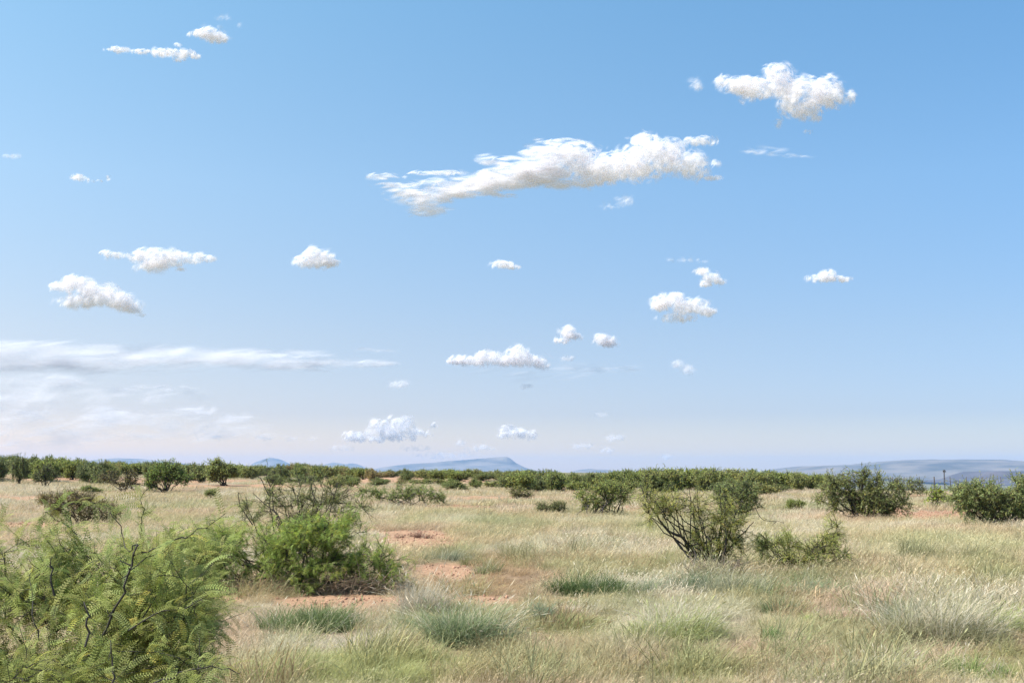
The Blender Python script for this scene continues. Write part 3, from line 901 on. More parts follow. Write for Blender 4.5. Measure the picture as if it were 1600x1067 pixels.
def c_extra(rng, b):
    segs = []; P = []; D = []
    Y = b[1]
    def run(pts, r0, r1, leaf=0, jit=.012, n=7, tw=2):
        W = [np.array(at(x, y, Y + (0 if len(q) < 1 else q[0]))) - b for x, y, *q in pts]
        k = len(W) - 1
        for i in range(k):
            a = r0 + (r1 - r0) * i / k; c = r0 + (r1 - r0) * (i + 1) / k; m_ = (W[i] + W[i + 1]) / 2 + rng.normal(0, jit, 3)
            segs.append((W[i], m_, a, (a + c) / 2)); segs.append((m_, W[i + 1], (a + c) / 2, c))
            for _ in range(tw):
                q = W[i] + (W[i + 1] - W[i]) * rng.random(); e = q + rng.normal(0, .08, 3); segs.append((q, e, .004, .002))
            for _ in range(int(leaf)):
                P.append(W[i] + (W[i + 1] - W[i]) * rng.random() + rng.normal(0, .07, 3)); D.append(rng.normal(0, 1, 3))
    run([(1112, 890), (1098, 870), (1080, 855), (1065, 838), (1045, 830), (1030, 812), (1020, 795), (1008, 778), (1001, 757)], .034, .006, 10)
    run([(1065, 838), (1060, 815), (1055, 790), (1050, 770)], .014, .005, 8)
    run([(1045, 830), (1038, 808), (1042, 785), (1035, 770)], .010, .004, 8)
    run([(1085, 870), (1079, 845), (1080, 800), (1077, 765)], .016, .006, 6)
    run([(1110, 888), (1100, 850), (1092, 805), (1090, 760)], .020, .006, 6)
    run([(1115, 888), (1122, 845), (1128, 800), (1125, 765)], .022, .006, 6)
    run([(1118, 886), (1145, 850), (1165, 830), (1178, 815)], .018, .005, 5)
    run([(1120, 884), (1138, 840), (1150, 800), (1160, 780)], .018, .005, 6)
    run([(1180, 792), (1188, 808), (1205, 814), (1225, 817)], .006, .003, 2)
    return segs, np.array(P), np.array(D)
simple_bush("mesquite_tree", "twisted open mesquite with a dark crooked limb reaching left over pale grass", 1112, 892,
            [(1022, 790, 30, 22), (1008, 778, 15, 16), (1050, 788, 28, 18), (1085, 790, 27, 22), (1125, 795, 30, 26), (1100, 825, 32, 24), (1142, 815, 30, 28), (1118, 862, 34, 26), (1095, 850, 26, 20), (1155, 835, 24, 20), (1142, 862, 26, 24), (1014, 800, 10, 16)],
            .075, T_MID3, (.32, .36, .12), 23, cat="tree", limbs=2, sec=22, twigs=6, leaves=7, twig_len=.2, r_trunk=.020, thick_min=.0035, extra=c_extra, bare=.0, yellow=.25, bark_col=(.04, .034, .028))
simple_bush("mesquite_bush", "low double bush of thin green shoots right of the twisted mesquite", 1252, 895,
            [(1212, 862, 34, 26), (1250, 868, 40, 26), (1285, 862, 34, 30), (1303, 828, 10, 20), (1298, 850, 24, 18), (1230, 845, 25, 14), (1190, 850, 20, 18), (1312, 868, 14, 14)],
            .075, T_MID3, (.30, .35, .115), 24, limbs=3, sec=26, twigs=6, leaves=9, twig_len=.18, r_trunk=.012, thick_min=.0032, bare=.1, yellow=.2, bark_col=(.05, .04, .03))
simple_bush("mesquite_bush", "dark dense bush standing behind the right side of the twisted mesquite", 1158, 812,
            [(1150, 785, 30, 24), (1172, 780, 22, 26), (1130, 775, 22, 18), (1165, 765, 22, 14)], .10, T_SLIM, (.19, .235, .10), 25, limbs=2, sec=40, twigs=6, leaves=9, twig_len=.3, r_trunk=.03, thick_min=.006)
simple_bush("mesquite_tree", "wide dark many-stemmed mesquite with bare stems on its left, at the right of the field", 1350, 812,
            [(1300, 765, 26, 24), (1322, 755, 26, 20), (1350, 760, 30, 26), (1345, 785, 45, 26), (1385, 775, 32, 28), (1365, 795, 40, 20), (1295, 788, 20, 20), (1347, 742, 9, 10), (1375, 748, 8, 12), (1405, 790, 18, 18)],
            .10, T_SLIM, (.21, .245, .095), 26, cat="tree", limbs=3, sec=42, twigs=6, leaves=9, twig_len=.35, r_trunk=.035, thick_min=.006, bark_col=(.05, .04, .032))
simple_bush("mesquite_bush", "light green bush just beyond the wide dark mesquite, on its right", 1418, 775,
            [(1412, 758, 22, 16), (1435, 760, 12, 16), (1400, 756, 15, 13)], .12, T_FAR, (.19, .23, .08), 27, limbs=2, sec=30, twigs=6, leaves=5, twig_len=.35, r_trunk=.03, thick_min=.008)
simple_bush("mesquite_bush", "small airy yellow-green bush in the gap before the fence posts", 1464, 794,
            [(1455, 775, 12, 9), (1472, 778, 12, 11), (1462, 768, 12, 7)], .14, T_FAR, (.24, .31, .07), 28, limbs=2, sec=14, twigs=5, leaves=3, twig_len=.3, r_trunk=.02, thick_min=.006)
simple_bush("mesquite_tree", "broad dense green mesquite cut by the right edge of the frame", 1558, 822,
            [(1515, 790, 26, 22), (1505, 775, 20, 14), (1540, 775, 34, 20), (1580, 782, 36, 26), (1560, 800, 44, 20), (1600, 775, 30, 30), (1620, 795, 30, 26), (1525, 765, 24, 12), (1608, 760, 14, 12), (1650, 785, 34, 30)],
            .10, T_SLIM, (.25, .30, .13), 29, cat="tree", limbs=3, sec=44, twigs=6, leaves=12, twig_len=.35, r_trunk=.035, thick_min=.006, bark_col=(.06, .05, .04))
simple_bush("mesquite_bush", "small two-stemmed bush with feathery top in the centre right, in front of the dark thicket", 938, 806,
            [(912, 778, 12, 18), (938, 778, 20, 16), (962, 775, 22, 14), (950, 762, 24, 9), (978, 770, 14, 10)], .10, T_SLIM, (.25, .30, .10), 30, limbs=4, sec=30, twigs=6, leaves=7, twig_len=.3, r_trunk=.025, thick_min=.006, spread=.6, bark_col=(.045, .036, .03))
simple_bush("low_bush", "low rounded grey-green bush left of the two-stemmed bush", 862, 804, [(850, 795, 14, 8), (872, 793, 15, 9)], .09, T_SLIM, (.17, .19, .09), 31, limbs=3, sec=30, twigs=6, leaves=8, twig_len=.2, r_trunk=.012, thick_min=.005, spread=.2)
simple_bush("low_bush", "small low bush in the pale grass near the centre", 810, 779, [(806, 770, 14, 8), (822, 772, 9, 6)], .12, T_FAR, (.18, .19, .08), 32, limbs=3, sec=30, twigs=6, leaves=4, twig_len=.3, r_trunk=.02, thick_min=.006, spread=.2)
simple_bush("low_bush", "long low spreading bush with rusty left end, beyond the dark sparse mesquite", 628, 790,
            [(575, 772, 20, 8), (605, 772, 24, 12), (635, 770, 24, 14), (662, 772, 20, 12), (685, 777, 14, 8)], .11, T_SLIM, (.21, .27, .10), 33, limbs=2, sec=26, twigs=6, leaves=9, twig_len=.35, r_trunk=.02, thick_min=.006, spread=.5)
simple_bush("mesquite_tree", "rounded mesquite with visible forked stems, in the left distance", 258, 769,
            [(245, 742, 18, 12), (268, 740, 22, 14), (258, 732, 18, 9), (285, 748, 14, 10), (238, 756, 10, 8)], .14, T_FAR, (.20, .28, .08), 34, cat="tree", limbs=3, sec=50, twigs=7, leaves=6, twig_len=.45, r_trunk=.04, thick_min=.012)
simple_bush("mesquite_tree", "bright rounded mesquite right of the forked one, in the left distance", 350, 759,
            [(345, 738, 22, 10), (362, 736, 16, 9), (340, 728, 16, 8), (330, 740, 12, 7)], .18, T_FAR, (.25, .31, .11), 35, cat="tree", limbs=3, sec=50, twigs=7, leaves=6, twig_len=.5, r_trunk=.05, thick_min=.015)
simple_bush("mesquite_bush", "thin open bush with fanned stems near the left edge", 70, 761, [(62, 745, 12, 8), (78, 743, 12, 8), (70, 735, 10, 6)], .14, T_FAR, (.15, .19, .07), 36, limbs=4, sec=26, twigs=6, leaves=3, twig_len=.45, r_trunk=.03, thick_min=.01)
simple_bush("mesquite_bush", "brownish thin bush left of the forked mesquite", 192, 768, [(170, 745, 16, 8), (190, 750, 18, 10), (205, 755, 12, 10), (205, 742, 12, 8)], .12, T_FAR, (.20, .19, .08), 37, limbs=3, sec=30, twigs=6, leaves=3, twig_len=.4, r_trunk=.025, thick_min=.01)
simple_bush("dry_bush", "half-dead brown bush with dark heart, behind the nearest fern-leaved bush", 125, 824,
            [(100, 795, 30, 16), (135, 790, 30, 20), (165, 800, 24, 16), (120, 780, 34, 12), (80, 780, 24, 10)], .08, T_SLIM, (.19, .18, .08), 38, limbs=4, sec=36, twigs=8, leaves=5, twig_len=.28, r_trunk=.02, thick_min=.005, bark_col=(.13, .085, .06))

# copies for the far bands
def far_variant(seed, col, w, h, label, group):
    rng = np.random.default_rng(seed)
    lobes = []
    for i in range(6):
        x = rng.uniform(-.36, .36) * w; zz = rng.uniform(.38, .68) * h
        lobes.append((np.array([x, rng.uniform(-.2, .2) * w, zz]), np.array([w * rng.uniform(.13, .24), w * .2, h * rng.uniform(.2, .34)])))
    lobes.append((np.array([0, 0, .28 * h]), np.array([w * .4, w * .25, h * .27])))
    return bush("mesquite_bush", label, "bush", (0, 0, 0), lobes, .2, T_FAR, col, seed=seed, limbs=2, sec=26, twigs=6, leaves=5, twig_len=.4, r_trunk=.04, thick_min=.014, group=group, var=.35)
PSIZE = []
protos = [far_variant(101 + i, c, 3.4, 1.9, "x", "x") for i, c in enumerate([(.22, .27, .095), (.25, .29, .11), (.18, .22, .085), (.28, .30, .115), (.23, .28, .085), (.28, .25, .12), (.16, .20, .085)])]
for _p in protos:
    _f = [c for c in _p.children if c.name.startswith('foliage')][0].data
    _a = np.empty(len(_f.vertices) * 3, np.float32); _f.vertices.foreach_get('co', _a); _a = _a.reshape(-1, 3)
    PSIZE.append((np.percentile(np.abs(_a[:, 0]), 96) * 2, np.percentile(_a[:, 2], 99)))
used = set()
def place_far(px, d, top_py, wpx, label, group, rng, k=None, base_py=None):
    k = int(rng.integers(0, len(protos))) if k is None else k
    b = on_ground(px, d)
    top = at(px, top_py, d).z
    h = max(.5, top - b.z); w = wpx * d / F_PX
    src = protos[k]
    if k not in used: o = src; used.add(k)
    else:
        o = src.copy(); COL.objects.link(o)
        for ch in src.children:
            c = ch.copy(); COL.objects.link(c); c.parent = o
    o.location = b; o.rotation_euler = (0, 0, rng.uniform(0, 6.28))
    s = w / PSIZE[k][0]
    o.scale = (s, s, h / PSIZE[k][1])
    if group is None and 'group' in o: del o['group']
    tag(o, label, "bush", group)
    return o
rf = np.random.default_rng(77)
# top line of the far vegetation in the photograph
TOPX = [-40, 0, 60, 110, 150, 200, 260, 320, 400, 460, 520, 600, 680, 750, 800, 850, 900, 960, 1020, 1100, 1180, 1240]
TOPY = [712, 711, 711, 716, 720, 722, 722, 725, 727, 724, 727, 733, 733, 733, 735, 733, 738, 734, 733, 732, 735, 738]
def band(n, x0, x1, d0, d1, w0, w1, label, group, lift=0, spread=6, ks=None):
    for i in range(n):
        px = x0 + (x1 - x0) * (i + rf.uniform(.1, .9)) / n
        d = rf.uniform(d0, d1)
        top = np.interp(px, TOPX, TOPY) + lift + abs(rf.normal(0, spread * .5))
        k = None if ks is None else ks[int(rf.integers(0, len(ks)))]
        place_far(px, d, top, rf.uniform(w0, w1), label, group, rf, k)
band(46, -50, 172, 92, 145, 22, 42, "mesquite bush in the dense dark row on the left skyline", "dense bushes on the left skyline", 1, 8, [0, 2, 6, 4])
band(30, 160, 480, 110, 200, 24, 46, "bush in the long thin skyline row behind the forked mesquite", "skyline bushes left of centre", 0, 4)
band(32, 460, 830, 115, 210, 20, 44, "bush on the skyline in front of the blue mesa", "skyline bushes below the blue mesa", 0, 4)
band(10, 420, 800, 85, 115, 20, 46, "scattered bush on the reddish bare ground before the skyline row", "scattered bushes on the reddish ground", 14, 4)
band(18, 800, 1010, 72, 115, 30, 55, "bush of the dark thicket behind the two-stemmed bush", "bushes of the dark centre thicket", 2, 5, [0, 2, 4, 6])
band(32, 960, 1250, 76, 120, 36, 62, "bush of the long green thicket behind the twisted mesquite", "bushes of the long green thicket", 0, 5, [0, 1, 4, 3])
band(12, 820, 1250, 72, 84, 26, 50, "low bush at the front foot of the long thicket", "low bushes along the thicket's foot", 14, 8)
band(5, 1240, 1300, 100, 130, 26, 44, "bush at the thicket's right end, beside the blue hills", "bushes at the thicket's right end", 2, 5)
for i in range(22):      # on the plain out to the sides and behind, seen only from elsewhere, and the first few beyond the fence
    px = rf.uniform(1380, 1700); d = rf.uniform(260, 420)
    place_far(px, d, 734 + 1.7 / d * F_PX - terrain((px - 800) / F_PX * d, d) * 0 + rf.uniform(18, 24), rf.uniform(8, 16), "tiny far bush on the hazy plain beyond the fence posts", "far bushes beyond the fence", rf)

# ------------------------------------------------------------------ fence posts and wind pump
def fence():
    root = bpy.data.objects.new("wire_fence", None); COL.objects.link(root)
    Y = 150.0
    first = on_ground(1394, Y); root.location = first
    tag(root, "thin wire fence with dark posts crossing before the blue hills", "fence")
    pxs = [1369, 1394, 1412, 1436, 1459, 1484, 1509, 1535, 1563, 1588, 1613]
    tops = []
    mesh = {}
    for i, p in enumerate(pxs):
        b = on_ground(p, Y); h = at(p, 744.5, Y).z - b.z
        wide = .10 if p in (1459,) else .055
        segs = [((0, 0, -.2), (0, 0, h * .5), wide, wide), ((0, 0, h * .5), (rf.normal(0, .015), 0, h), wide, wide * .85)]
        v, f = tubes(segs, 6)
        cap = np.array([[6 + 12 + k for k in (0, 1, 2, 3)], [18 + k for k in (0, 3, 4, 5)]])
        f = np.concatenate([f, cap])
        link("fence_post", make_mesh("fence_post", v, f, M_POST), root, b - first)
        tops.append((b - first, h))
    for lvl in (.25, .5, .72, .93):
        segs = []
        for (a, ha), (b, hb) in zip(tops[:-1], tops[1:]):
            p, q = np.array(a) + [0, 0, ha * lvl], np.array(b) + [0, 0, hb * lvl]
            m = (p + q) / 2 - np.array([0, 0, .02])
            segs += [(p, m, .006, .006), (m, q, .006, .006)]
        v, f = tubes(segs, 3)
        link("wire", make_mesh("wire", v, f, M_WIRE), root)
fence()

def wind_pump():
    Y = 230.0; b = on_ground(1475, Y)
    H = at(1475, 736.5, Y).z - b.z
    root = bpy.data.objects.new("wind_pump", None); COL.objects.link(root); root.location = b
    tag(root, "tall thin dark mast with a small wheel head above the fence posts", "wind pump")
    segs = []
    for sx, sy in ((-1, -1), (1, -1), (1, 1), (-1, 1)):
        segs.append(((sx * .13, sy * .13, -.3), (sx * .05, sy * .05, H), .035, .03))
    for i in range(9):
        z0, z1 = H * i / 9, H * (i + 1) / 9
        w0, w1 = .13 - .08 * i / 9, .13 - .08 * (i + 1) / 9
        segs += [((-w0, -w0, z0), (w1, -w1, z1), .016, .016), ((w0, w0, z0), (-w1, w1, z1), .016, .016), ((-w0, -w0, z0), (w0, -w0, z0), .014, .014)]
    v, f = tubes(segs, 4); link("mast", make_mesh("mast", v, f, M_POST), root)
    T = np.array([(0, .06, 0), (-.05, .02, .3), (.05, -.02, .3), (0.01, 0, .05)]); Fc = np.array([[0, 1, 2, 3]])
    N = 12; M = []
    for k in range(N):
        a = 2 * math.pi * k / N
        M.append([[math.cos(a), 0, math.sin(a)], [0, 1, 0], [-math.sin(a), 0, math.cos(a)]])
    v, f, c = stamp(T * 1.1, Fc, np.zeros((N, 3)), np.array(M), np.ones(N), np.ones((N, 3)))
    link("wheel", make_mesh("wheel", v, f, M_POST), root, (0, -.2, H + .05))
    v = np.array([(0, 0, -.03), (0, .6, -.22), (0, .75, .28), (0, .2, .05), (.015, 0, -.03), (.015, .6, -.22), (.015, .75, .28), (.015, .2, .05)])
    f = np.array([[0, 1, 2, 3], [4, 7, 6, 5], [0, 4, 5, 1], [1, 5, 6, 2], [2, 6, 7, 3], [3, 7, 4, 0]])
    link("tail_vane", make_mesh("tail_vane", v, f, M_POST), root, (0, 0, H + .05))
    segs = [((0, 0, H), (0, 0, H + .55), .02, .012), ((0, -.25, H + .05), (0, .2, H + .05), .04, .04)]
    v, f = tubes(segs, 5); link("head_shaft", make_mesh("head_shaft", v, f, M_POST), root)
wind_pump()

# ------------------------------------------------------------------ the field's grass, once the clumps are known
for i, (px, py, w, lab) in enumerate([(150, 772, 40, "small olive bush on the pale strip above the half-dead bush"), (330, 778, 30, "tiny low bush in the pale grass left of the bare upright twigs"),
        (720, 768, 44, "flat low bush on pale ground under the mesa's steep end"), (690, 758, 30, "small bush beside the reddish ground left of the flat low bush"), (1240, 800, 26, "tiny dark tuft-like bush in the pinkish gap left of the wide dark mesquite")]):
    g = ground(px, py)
    place_far(px, g.y, py - w * .33, w, lab, None, rf, i)
field("grass", "short pale grass of the near field", 11000, 6.5, 17, 1.6, near_v, .62, 1.05)
def coarse(n, d0, d1, smin, smax):
    x, y, d = sample_field(n, d0, d1, 1.5)
    w = fbm(x * .5, y * .35, 141, 3)
    keep = (rngG.random(n) < .15 + 1.2 * sstep(.45, .65, w)) & (dirt_mask(x, y) < .3)
    for (ex, ey, er) in EXCL: keep &= (x - ex) ** 2 + (y - ey) ** 2 > er * er
    x, y = x[keep], y[keep]; m = len(x)
    base = grass_colour(x, y)
    pal = np.array([[.24, .27, .14], [.30, .32, .17], [.18, .23, .10], [.36, .35, .20], [.42, .36, .22], [.33, .25, .16]])
    c = pal[rngG.choice(6, m, p=[.25, .25, .15, .15, .12, .08])] * rngG.uniform(.8, 1.2, m)[:, None] * np.array([.80, .75, .68]) + base * .22
    rot = np.stack([rngG.normal(0, .12, m), rngG.normal(0.1, .12, m), rngG.uniform(-.9, .9, m)], 1)
    instancer("grass", "coarser olive grass tufts scattered through the pale field", np.stack([x, y, terrain(x, y) - .01], 1), rot, rngG.uniform(smin, smax, m), rngG.integers(0, len(coarse_v), m), c, coarse_v)
coarse_v = variants(6, n=210, radius=.2, h=.26, w=.0042, lean=(.12, .0), bendr=(.3, 1.7), heads=.12, colvar=.35)
coarse(3600, 7, 60, .5, 1.25)
coarse(260, 8, 24, 1.2, 1.9)
field("grass", "pale grass of the middle field", 24000, 15, 46, 1.5, mid_v, .75, 1.15)
field("grass", "pale grass of the far field", 30000, 42, 190, 1.35, far_v, .7, 1.05)

def clods():
    x, y, d = sample_field(60000, 8, 60, 1.4)
    dm = dirt_mask(x, y); k = rngG.random(len(x)) < (dm > .35) * .8 + .01
    x, y, d = x[k], y[k], d[k]; m = len(x)
    vs = []
    for i in range(4):
        t = (1 + 5 ** .5) / 2
        V = np.array([(-1, t, 0), (1, t, 0), (-1, -t, 0), (1, -t, 0), (0, -1, t), (0, 1, t), (0, -1, -t), (0, 1, -t), (t, 0, -1), (t, 0, 1), (-t, 0, -1), (-t, 0, 1)]) / 1.9
        V = V * rt.uniform(.65, 1.2, (12, 1)) * np.array([1, .85, .6])
        F = np.array([(0, 11, 5), (0, 5, 1), (0, 1, 7), (0, 7, 10), (0, 10, 11), (1, 5, 9), (5, 11, 4), (11, 10, 2), (10, 7, 6), (7, 1, 8), (3, 9, 4), (3, 4, 2), (3, 2, 6), (3, 6, 8), (3, 8, 9), (4, 9, 5), (2, 4, 11), (6, 2, 10), (8, 6, 7), (9, 8, 1)])
        vs.append(make_mesh("clod", V, F, M_CLOD, np.ones((12, 3))))
    s = .006 + .028 * rngG.random(m) ** 4 + .0006 * d * .5
    c = np.array([.37, .21, .14])[None] * rngG.uniform(.6, 1.35, m)[:, None]
    o = instancer("gravel", "reddish clods and pebbles on the bare soil", np.stack([x, y, terrain(x, y) + s * .2], 1), rngG.uniform(-3, 3, (m, 3)), s, rngG.integers(0, 4, m), c, vs)
    del o['category']
M_CLOD = plant_mat("clod", 0.0, .95, .1, True)
clods()

# ------------------------------------------------------------------ clouds: swarms of tiny bright flecks, denser towards their hearts
def cloud(label, ells, cover=4.0, thin=None, tail=None, amp=1.0, wisp=0.30, D=None, fleck=6.8, stretch=1.0, seed=0, flat=None, name="cloud", group=None):
    """ells: (px, py, rx, ry[, cover]) ellipses on the photograph"""
    rng = np.random.default_rng(seed + int(ells[0][0]) * 3 + int(ells[0][1]))
    cy = float(np.mean([e[1] for e in ells]))
    if thin is None: thin = max((e[4] if len(e) > 4 else 1.0) for e in ells) < .7
    if D is None: D = min(32000, 1150.0 / max(.02, (734 - cy) / F_PX))
    if D > 9000: D = max(D, 27000.0)
    k = D / F_PX
    cx0 = float(np.mean([e[0] for e in ells])); org = at(cx0, cy, D)
    Ps, Ns, Ss, As, St = [], [], [], [], []
    for e in ells:
        a, b, rx, ry = e[:4]; cv = (e[4] if len(e) > 4 else 1.0) * cover
        dz = .8 * min(rx, ry * 1.6)
        st = tail[1] if (tail and a < tail[0]) else stretch
        fk = fleck * (min(1.0, max(.5, min(rx, ry) / 9)) if not thin else min(2.2, max(.7, ry / 7)))
        alpha = .50 if not thin else .16
        n = int(cv * ((1.35 if st == 1 else .8) if not thin else 1.25 / (min(3.5, stretch * 1.2) if stretch > 1 else 1)) * math.pi * rx * ry / (fk * fk * alpha * 1.0)) + 6
        q = norm(rng.normal(0, 1, (n, 3))) * (rng.random(n) ** .36)[:, None] * 1.18
        x = a + q[:, 0] * rx; y = b + q[:, 1] * ry; z = q[:, 2] * dz
        # lumpy edge: noise in photograph-sized units
        s1 = 1 / max(7, min(rx, ry) * .9)
        nz = fbm3(x * s1 / st, y * s1 * (1.15 if st == 1 else 1.5), z * s1 / st, seed + 3, 4)
        rad = np.linalg.norm(q, axis=1)
        dens = 1.0 - rad + (nz - .5) * (1.05 + wisp) * amp * .92
        keep = dens > rng.random(n) * wisp * .9 + .02
        # what lies deep inside shows from nowhere
        keep &= (dens < .55) | (rng.random(n) < .4)
        x, y, z, q = x[keep], y[keep], z[keep], q[keep]
        g = .15
        nn = norm(np.stack([q[:, 0] / 1, q[:, 2], -q[:, 1]], 1) + rng.normal(0, .35, (len(x), 3)) + np.array([0, -.25, .35]))
        if thin: nn = norm(rng.normal(0, 1, (len(x), 3)) + np.array(sdir) * 1.1)
        # photograph axes -> world
        X = np.stack([(x - 800) / F_PX * D * cp, np.full(len(x), D) + z * k, np.zeros(len(x))], 1)
        X[:, 2] = EYE + (734 - y) * 0
        bb = (533.5 - y) / F_PX
        X[:, 2] = EYE + (sp + bb * cp) / (cp - bb * sp) * D
        X[:, 0] = (x - 800) / F_PX / (cp - bb * sp) * D
        Ps.append(X - np.array(org)); Ns.append(nn); Ss.append(np.full(len(x), fk)); St.append(np.full(len(x), st)); As.append(np.full(len(x), alpha) * np.clip(dens[keep] * 2.2 + .06, .06, 1))
    P = np.concatenate(Ps); Nn = np.concatenate(Ns)
    n = len(P)
    t1 = norm(np.cross(Nn, rng.normal(0, 1, (n, 3)))); t2 = np.cross(Nn, t1)
    sz = (np.concatenate(Ss) * k * rng.uniform(.7, 1.35, n))[:, None]
    v = np.stack([P - (t1 + t2) * sz, P + (t1 - t2) * sz, P + (t1 + t2) * sz, P - (t1 - t2) * sz], 1).reshape(-1, 3)
    f = np.arange(4 * n).reshape(-1, 4)
    stv = np.minimum(3.5, np.concatenate(St) * 1.2)[:, None]      # drawn out by the wind
    stv = np.where(stv > 1.3, stv, 1.0)
    v = v.reshape(n, 4, 3); v[:, :, 0] = P[:, None, 0] + (v[:, :, 0] - P[:, None, 0]) * stv
    v[:, :, 2] = P[:, None, 2] + (v[:, :, 2] - P[:, None, 2]) * np.where(stv > 1, .75, 1); v = v.reshape(-1, 3)
    me = make_mesh(name, v, f, M_CLOUD)
    pf = np.zeros((n, 4, 3), np.float32)
    pf[:, :, 0] = [-1, 1, 1, -1]; pf[:, :, 1] = [-1, -1, 1, 1]; pf[:, :, 2] = np.concatenate(As)[:, None]
    at_ = me.attributes.new("puff", 'FLOAT_VECTOR', 'POINT'); at_.data.foreach_set("vector", pf.ravel())
    o = link(name, me, loc=org)
    tag(o, label, "cloud", group, 'thing')
    return n
nf = 0
nf += cloud("largest cloud, a plump white head trailing a long ragged tail to the left",
      [(1010, 248, 72, 36), (960, 262, 55, 28), (1075, 258, 42, 27), (1006, 218, 24, 14), (1035, 232, 45, 22), (895, 262, 50, 24), (850, 240, 52, 18, .7), (800, 268, 65, 20, .7), (720, 288, 85, 14, .55), (625, 289, 60, 6, .4),
       (665, 312, 58, 13, .6), (668, 328, 42, 11, .7), (745, 300, 52, 14, .6), (875, 285, 48, 13, .7), (930, 270, 35, 26), (875, 222, 45, 7, .4), (1112, 278, 22, 5, .5), (1120, 255, 8, 10, .35), (780, 252, 45, 10, .5), (900, 240, 50, 20), (600, 275, 40, 6, .4), (850, 270, 55, 20, .6), (790, 306, 25, 5, .4), (690, 270, 60, 5, .5), (640, 300, 55, 8, .6), (700, 303, 50, 12, .8), (800, 283, 60, 14, .9), (845, 268, 50, 20, .9), (760, 282, 50, 16, .8)], 5, tail=(885, 2.0), amp=.85)
nf += cloud("thin flat lens of cloud on the right shoulder of the largest cloud", [(1093, 220, 33, 8, .8)], 4)
nf += cloud("big white heart-shaped cloud high at the upper right", [(1160, 133, 48, 18), (1185, 140, 46, 22), (1212, 115, 26, 18), (1225, 135, 30, 24), (1252, 150, 48, 32), (1290, 140, 36, 26), (1262, 175, 30, 18), (1300, 155, 32, 20), (1130, 126, 18, 8, .6), (1331, 150, 8, 9, .4), (1218, 190, 8, 10, .25), (1264, 206, 9, 4, .25)], 5)
nf += cloud("tiny torn wisp left of the heart-shaped cloud", [(1086, 131, 12, 8, .35), (1092, 138, 10, 5, .4)], 4)
nf += cloud("faint veil between the heart-shaped and the largest cloud", [(1205, 236, 42, 7, .22), (1225, 243, 50, 5, .15), (1180, 238, 20, 5, .2)], 4, stretch=2)
nf += cloud("faint wisps below the right end of the largest cloud", [(975, 314, 18, 7, .3), (955, 322, 22, 5, .15)], 4)
nf += cloud("short bright cloud near the top left corner, upper of the two", [(325, 53, 28, 10), (340, 60, 20, 8), (310, 53, 18, 6)], 5)
nf += cloud("long thin cloud near the top left corner, lower of the two", [(188, 78, 17, 5.5), (222, 81, 22, 5), (255, 82, 28, 7), (285, 84, 26, 8), (305, 88, 12, 4), (170, 77, 10, 2, .5), (279, 93, 20, 4, .3), (278, 70, 8, 3, .4)], 5)
nf += cloud("faint wisp above the two top left clouds", [(347, 28, 15, 4, .25), (344, 42, 8, 3, .15), (374, 38, 6, 3, .15)], 4)
nf += cloud("sliver of cloud at the left edge", [(18, 244, 15, 3, .5)], 4)
nf += cloud("small ragged cloud with a separate puff on its right, below the sliver", [(122, 277, 14, 6, .8), (132, 281, 10, 5, .7), (170, 278, 8, 5, .3), (152, 283, 14, 2, .2)], 4)
nf += cloud("wide bumpy cloud with a thin left arm, upper left of the small round cloud", [(240, 402, 30, 18), (215, 400, 18, 10), (238, 417, 30, 9), (180, 398, 22, 7, .7), (270, 398, 16, 10), (265, 410, 30, 9), (300, 402, 28, 10, .8), (325, 404, 20, 7, .7), (165, 395, 12, 5, .5), (282, 421, 10, 3)], 5)
nf += cloud("fat slanting cloud above the long pale streak", [(122, 445, 36, 15), (115, 438, 20, 10), (150, 455, 42, 16), (165, 468, 60, 17), (120, 472, 36, 11), (195, 472, 32, 15), (90, 448, 14, 8), (205, 484, 20, 7), (222, 492, 12, 3, .4)], 5)
nf += cloud("small round two-lobed cloud standing alone", [(492, 396, 20, 13), (508, 402, 20, 12), (478, 407, 24, 9), (497, 413, 34, 7), (522, 410, 13, 6)], 5)
nf += cloud("little lens-shaped cloud in the centre of the sky", [(786, 413, 24, 7), (800, 417, 16, 4)], 5)
nf += cloud("small hooked cloud above the plump one on the right", [(1096, 424, 16, 7), (1110, 433, 20, 10), (1122, 440, 16, 6), (1104, 444, 14, 5)], 5)
nf += cloud("hairline streak above the small hooked cloud", [(1070, 406, 28, 2.5, .25), (1100, 409, 14, 2, .15)], 4)
nf += cloud("plump cloud with a flat skirt, right of centre", [(1035, 470, 24, 13), (1055, 468, 18, 14), (1070, 478, 26, 13), (1092, 478, 22, 14), (1105, 487, 16, 8), (1060, 496, 34, 8, .7), (1030, 478, 20, 9)], 5)
nf += cloud("low hat-shaped cloud alone at the right", [(1293, 429, 16, 8), (1285, 435, 28, 6), (1315, 436, 22, 5)], 5)
nf += cloud("small round cloud above the double cloud, left of its pair", [(888, 519, 19, 13), (878, 532, 16, 5, .7), (898, 525, 13, 7)], 5)
nf += cloud("small domed cloud, right of its pair", [(943, 529, 19, 10), (952, 536, 20, 6)], 5)
nf += cloud("long double cloud over the centre of the horizon", [(735, 563, 38, 9), (762, 555, 24, 10), (808, 552, 22, 14), (820, 562, 38, 12), (790, 564, 34, 9), (845, 568, 18, 8), (715, 565, 20, 4)], 4.5)
nf += cloud("tiny puff beside the long double cloud", [(887, 560, 15, 5, .6)], 4)
nf += cloud("faint sheet under the long double cloud", [(860, 582, 130, 12, .16), (950, 576, 80, 7, .12)], 4, stretch=3)
nf += cloud("small slanting puff low at the right of centre", [(1060, 569, 12, 6, .6), (1074, 578, 14, 8, .6)], 4)
nf += cloud("small faint puff under the long streak's tip", [(622, 600, 18, 6, .5)], 4)
nf += cloud("tiny flat puff below the long double cloud", [(824, 604, 17, 3, .4)], 4)
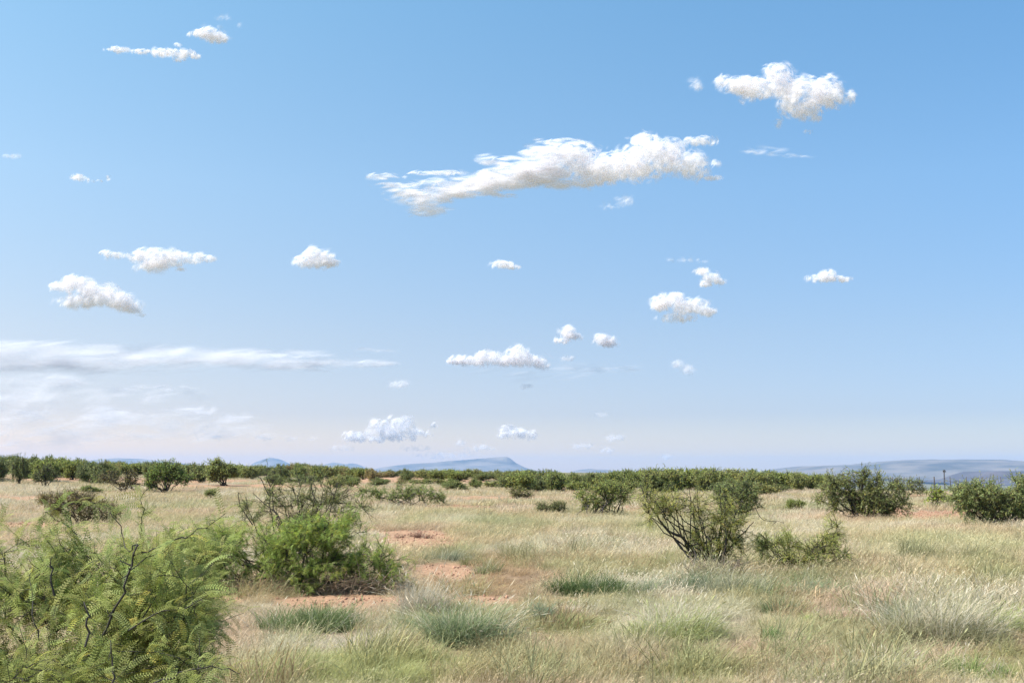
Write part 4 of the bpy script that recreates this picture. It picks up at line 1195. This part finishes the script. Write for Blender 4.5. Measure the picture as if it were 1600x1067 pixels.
nf += cloud("low heaped cloud just above the horizon, largest of the low ones", [(560, 680, 30, 8), (595, 665, 22, 12), (628, 660, 24, 13), (615, 675, 48, 12), (655, 678, 22, 10, .6), (678, 664, 10, 5, .4), (590, 686, 60, 6, .6)], 3.2)
nf += cloud("low arched cloud right of the heaped one", [(792, 671, 17, 10), (812, 677, 18, 8), (832, 679, 12, 8), (785, 680, 12, 6)], 3.2)
nf += cloud("row of faint puffs between the low clouds", [(720, 692, 14, 6, .4), (750, 700, 30, 5, .4), (650, 700, 30, 5, .3), (535, 700, 20, 6, .35), (690, 712, 60, 6, .2)], 3)
nf += cloud("faint low puffs above the centre thicket", [(960, 684, 17, 6, .6), (912, 697, 28, 5, .45), (950, 703, 16, 4, .4), (1042, 713, 14, 4, .35), (940, 648, 14, 4, .2)], 3)
nf += cloud("very long pale streak reaching in from the left edge", [(20, 545, 120, 17, 1), (30, 568, 140, 18, 1), (200, 555, 190, 17, .9), (180, 571, 190, 14, .8), (360, 560, 150, 16, .9), (450, 571, 110, 10, .8), (530, 567, 95, 8, .7), (440, 554, 100, 8, .5), (590, 569, 40, 4, .5), (600, 548, 20, 3, .2), (570, 546, 14, 3, .2), (-100, 556, 120, 26, 1)], 3.0, thin=True, amp=.45, D=28000, stretch=4)
nf += cloud("soft oblong cloud under the long streak at the left", [(75, 596, 70, 14, .7), (115, 598, 45, 10, .5)], 1.6, D=42000, amp=.7, thin=True, stretch=2)
nf += cloud("thin pale line under the middle of the long streak", [(250, 606, 85, 5, .5), (150, 614, 100, 8, .25)], 1.6, D=46000, amp=.7, thin=True, stretch=4)
nf += cloud("broad faint cloud bank low on the left", [(165, 646, 40, 12, .9), (300, 643, 65, 9, .9), (260, 657, 110, 16, .5), (45, 650, 50, 12, .5), (180, 668, 190, 28, .4), (-40, 625, 180, 44, .45), (20, 680, 200, 26, .35), (350, 675, 90, 20, .3), (415, 683, 15, 6, .6), (340, 683, 12, 5, .5), (370, 655, 24, 12, .5), (455, 686, 9, 5, .4), (490, 684, 8, 4, .4), (230, 615, 160, 12, .2)], 2.5, amp=.7, D=52000, thin=True, stretch=2)
nf += cloud("tiny faint dash in the left of the sky", [(382, 402, 8, 3, .25)], 4)
print("cloud flecks", nf)

# ------------------------------------------------------------------ the air
def haze():
    m, nt, out = base_mat("air")
    pv = nt.nodes.new("ShaderNodeVolumePrincipled")
    pv.inputs['Color'].default_value = (.40, .62, 1, 1)
    pv.inputs['Density'].default_value = 3.6e-5
    pv.inputs['Anisotropy'].default_value = 0.1
    nt.links.new(pv.outputs[0], out.inputs['Volume'])
    z0, z1, s = -330.0, 290.0, 25600.0
    v = [(x, y, z) for z in (z0, z1) for x, y in ((-s, -s), (s, -s), (s, s), (-s, s))]
    f = [[3, 2, 1, 0], [4, 5, 6, 7], [0, 1, 5, 4], [1, 2, 6, 5], [2, 3, 7, 6], [3, 0, 4, 7]]
    o = link("haze", make_mesh("haze", v, f, m)); tag(o, kind='stuff')
haze()

tris = sum(len(me.polygons) * (2 if len(me.polygons) and me.polygons[0].loop_total == 4 else 1) for me in bpy.data.meshes)
print("triangles", tris)
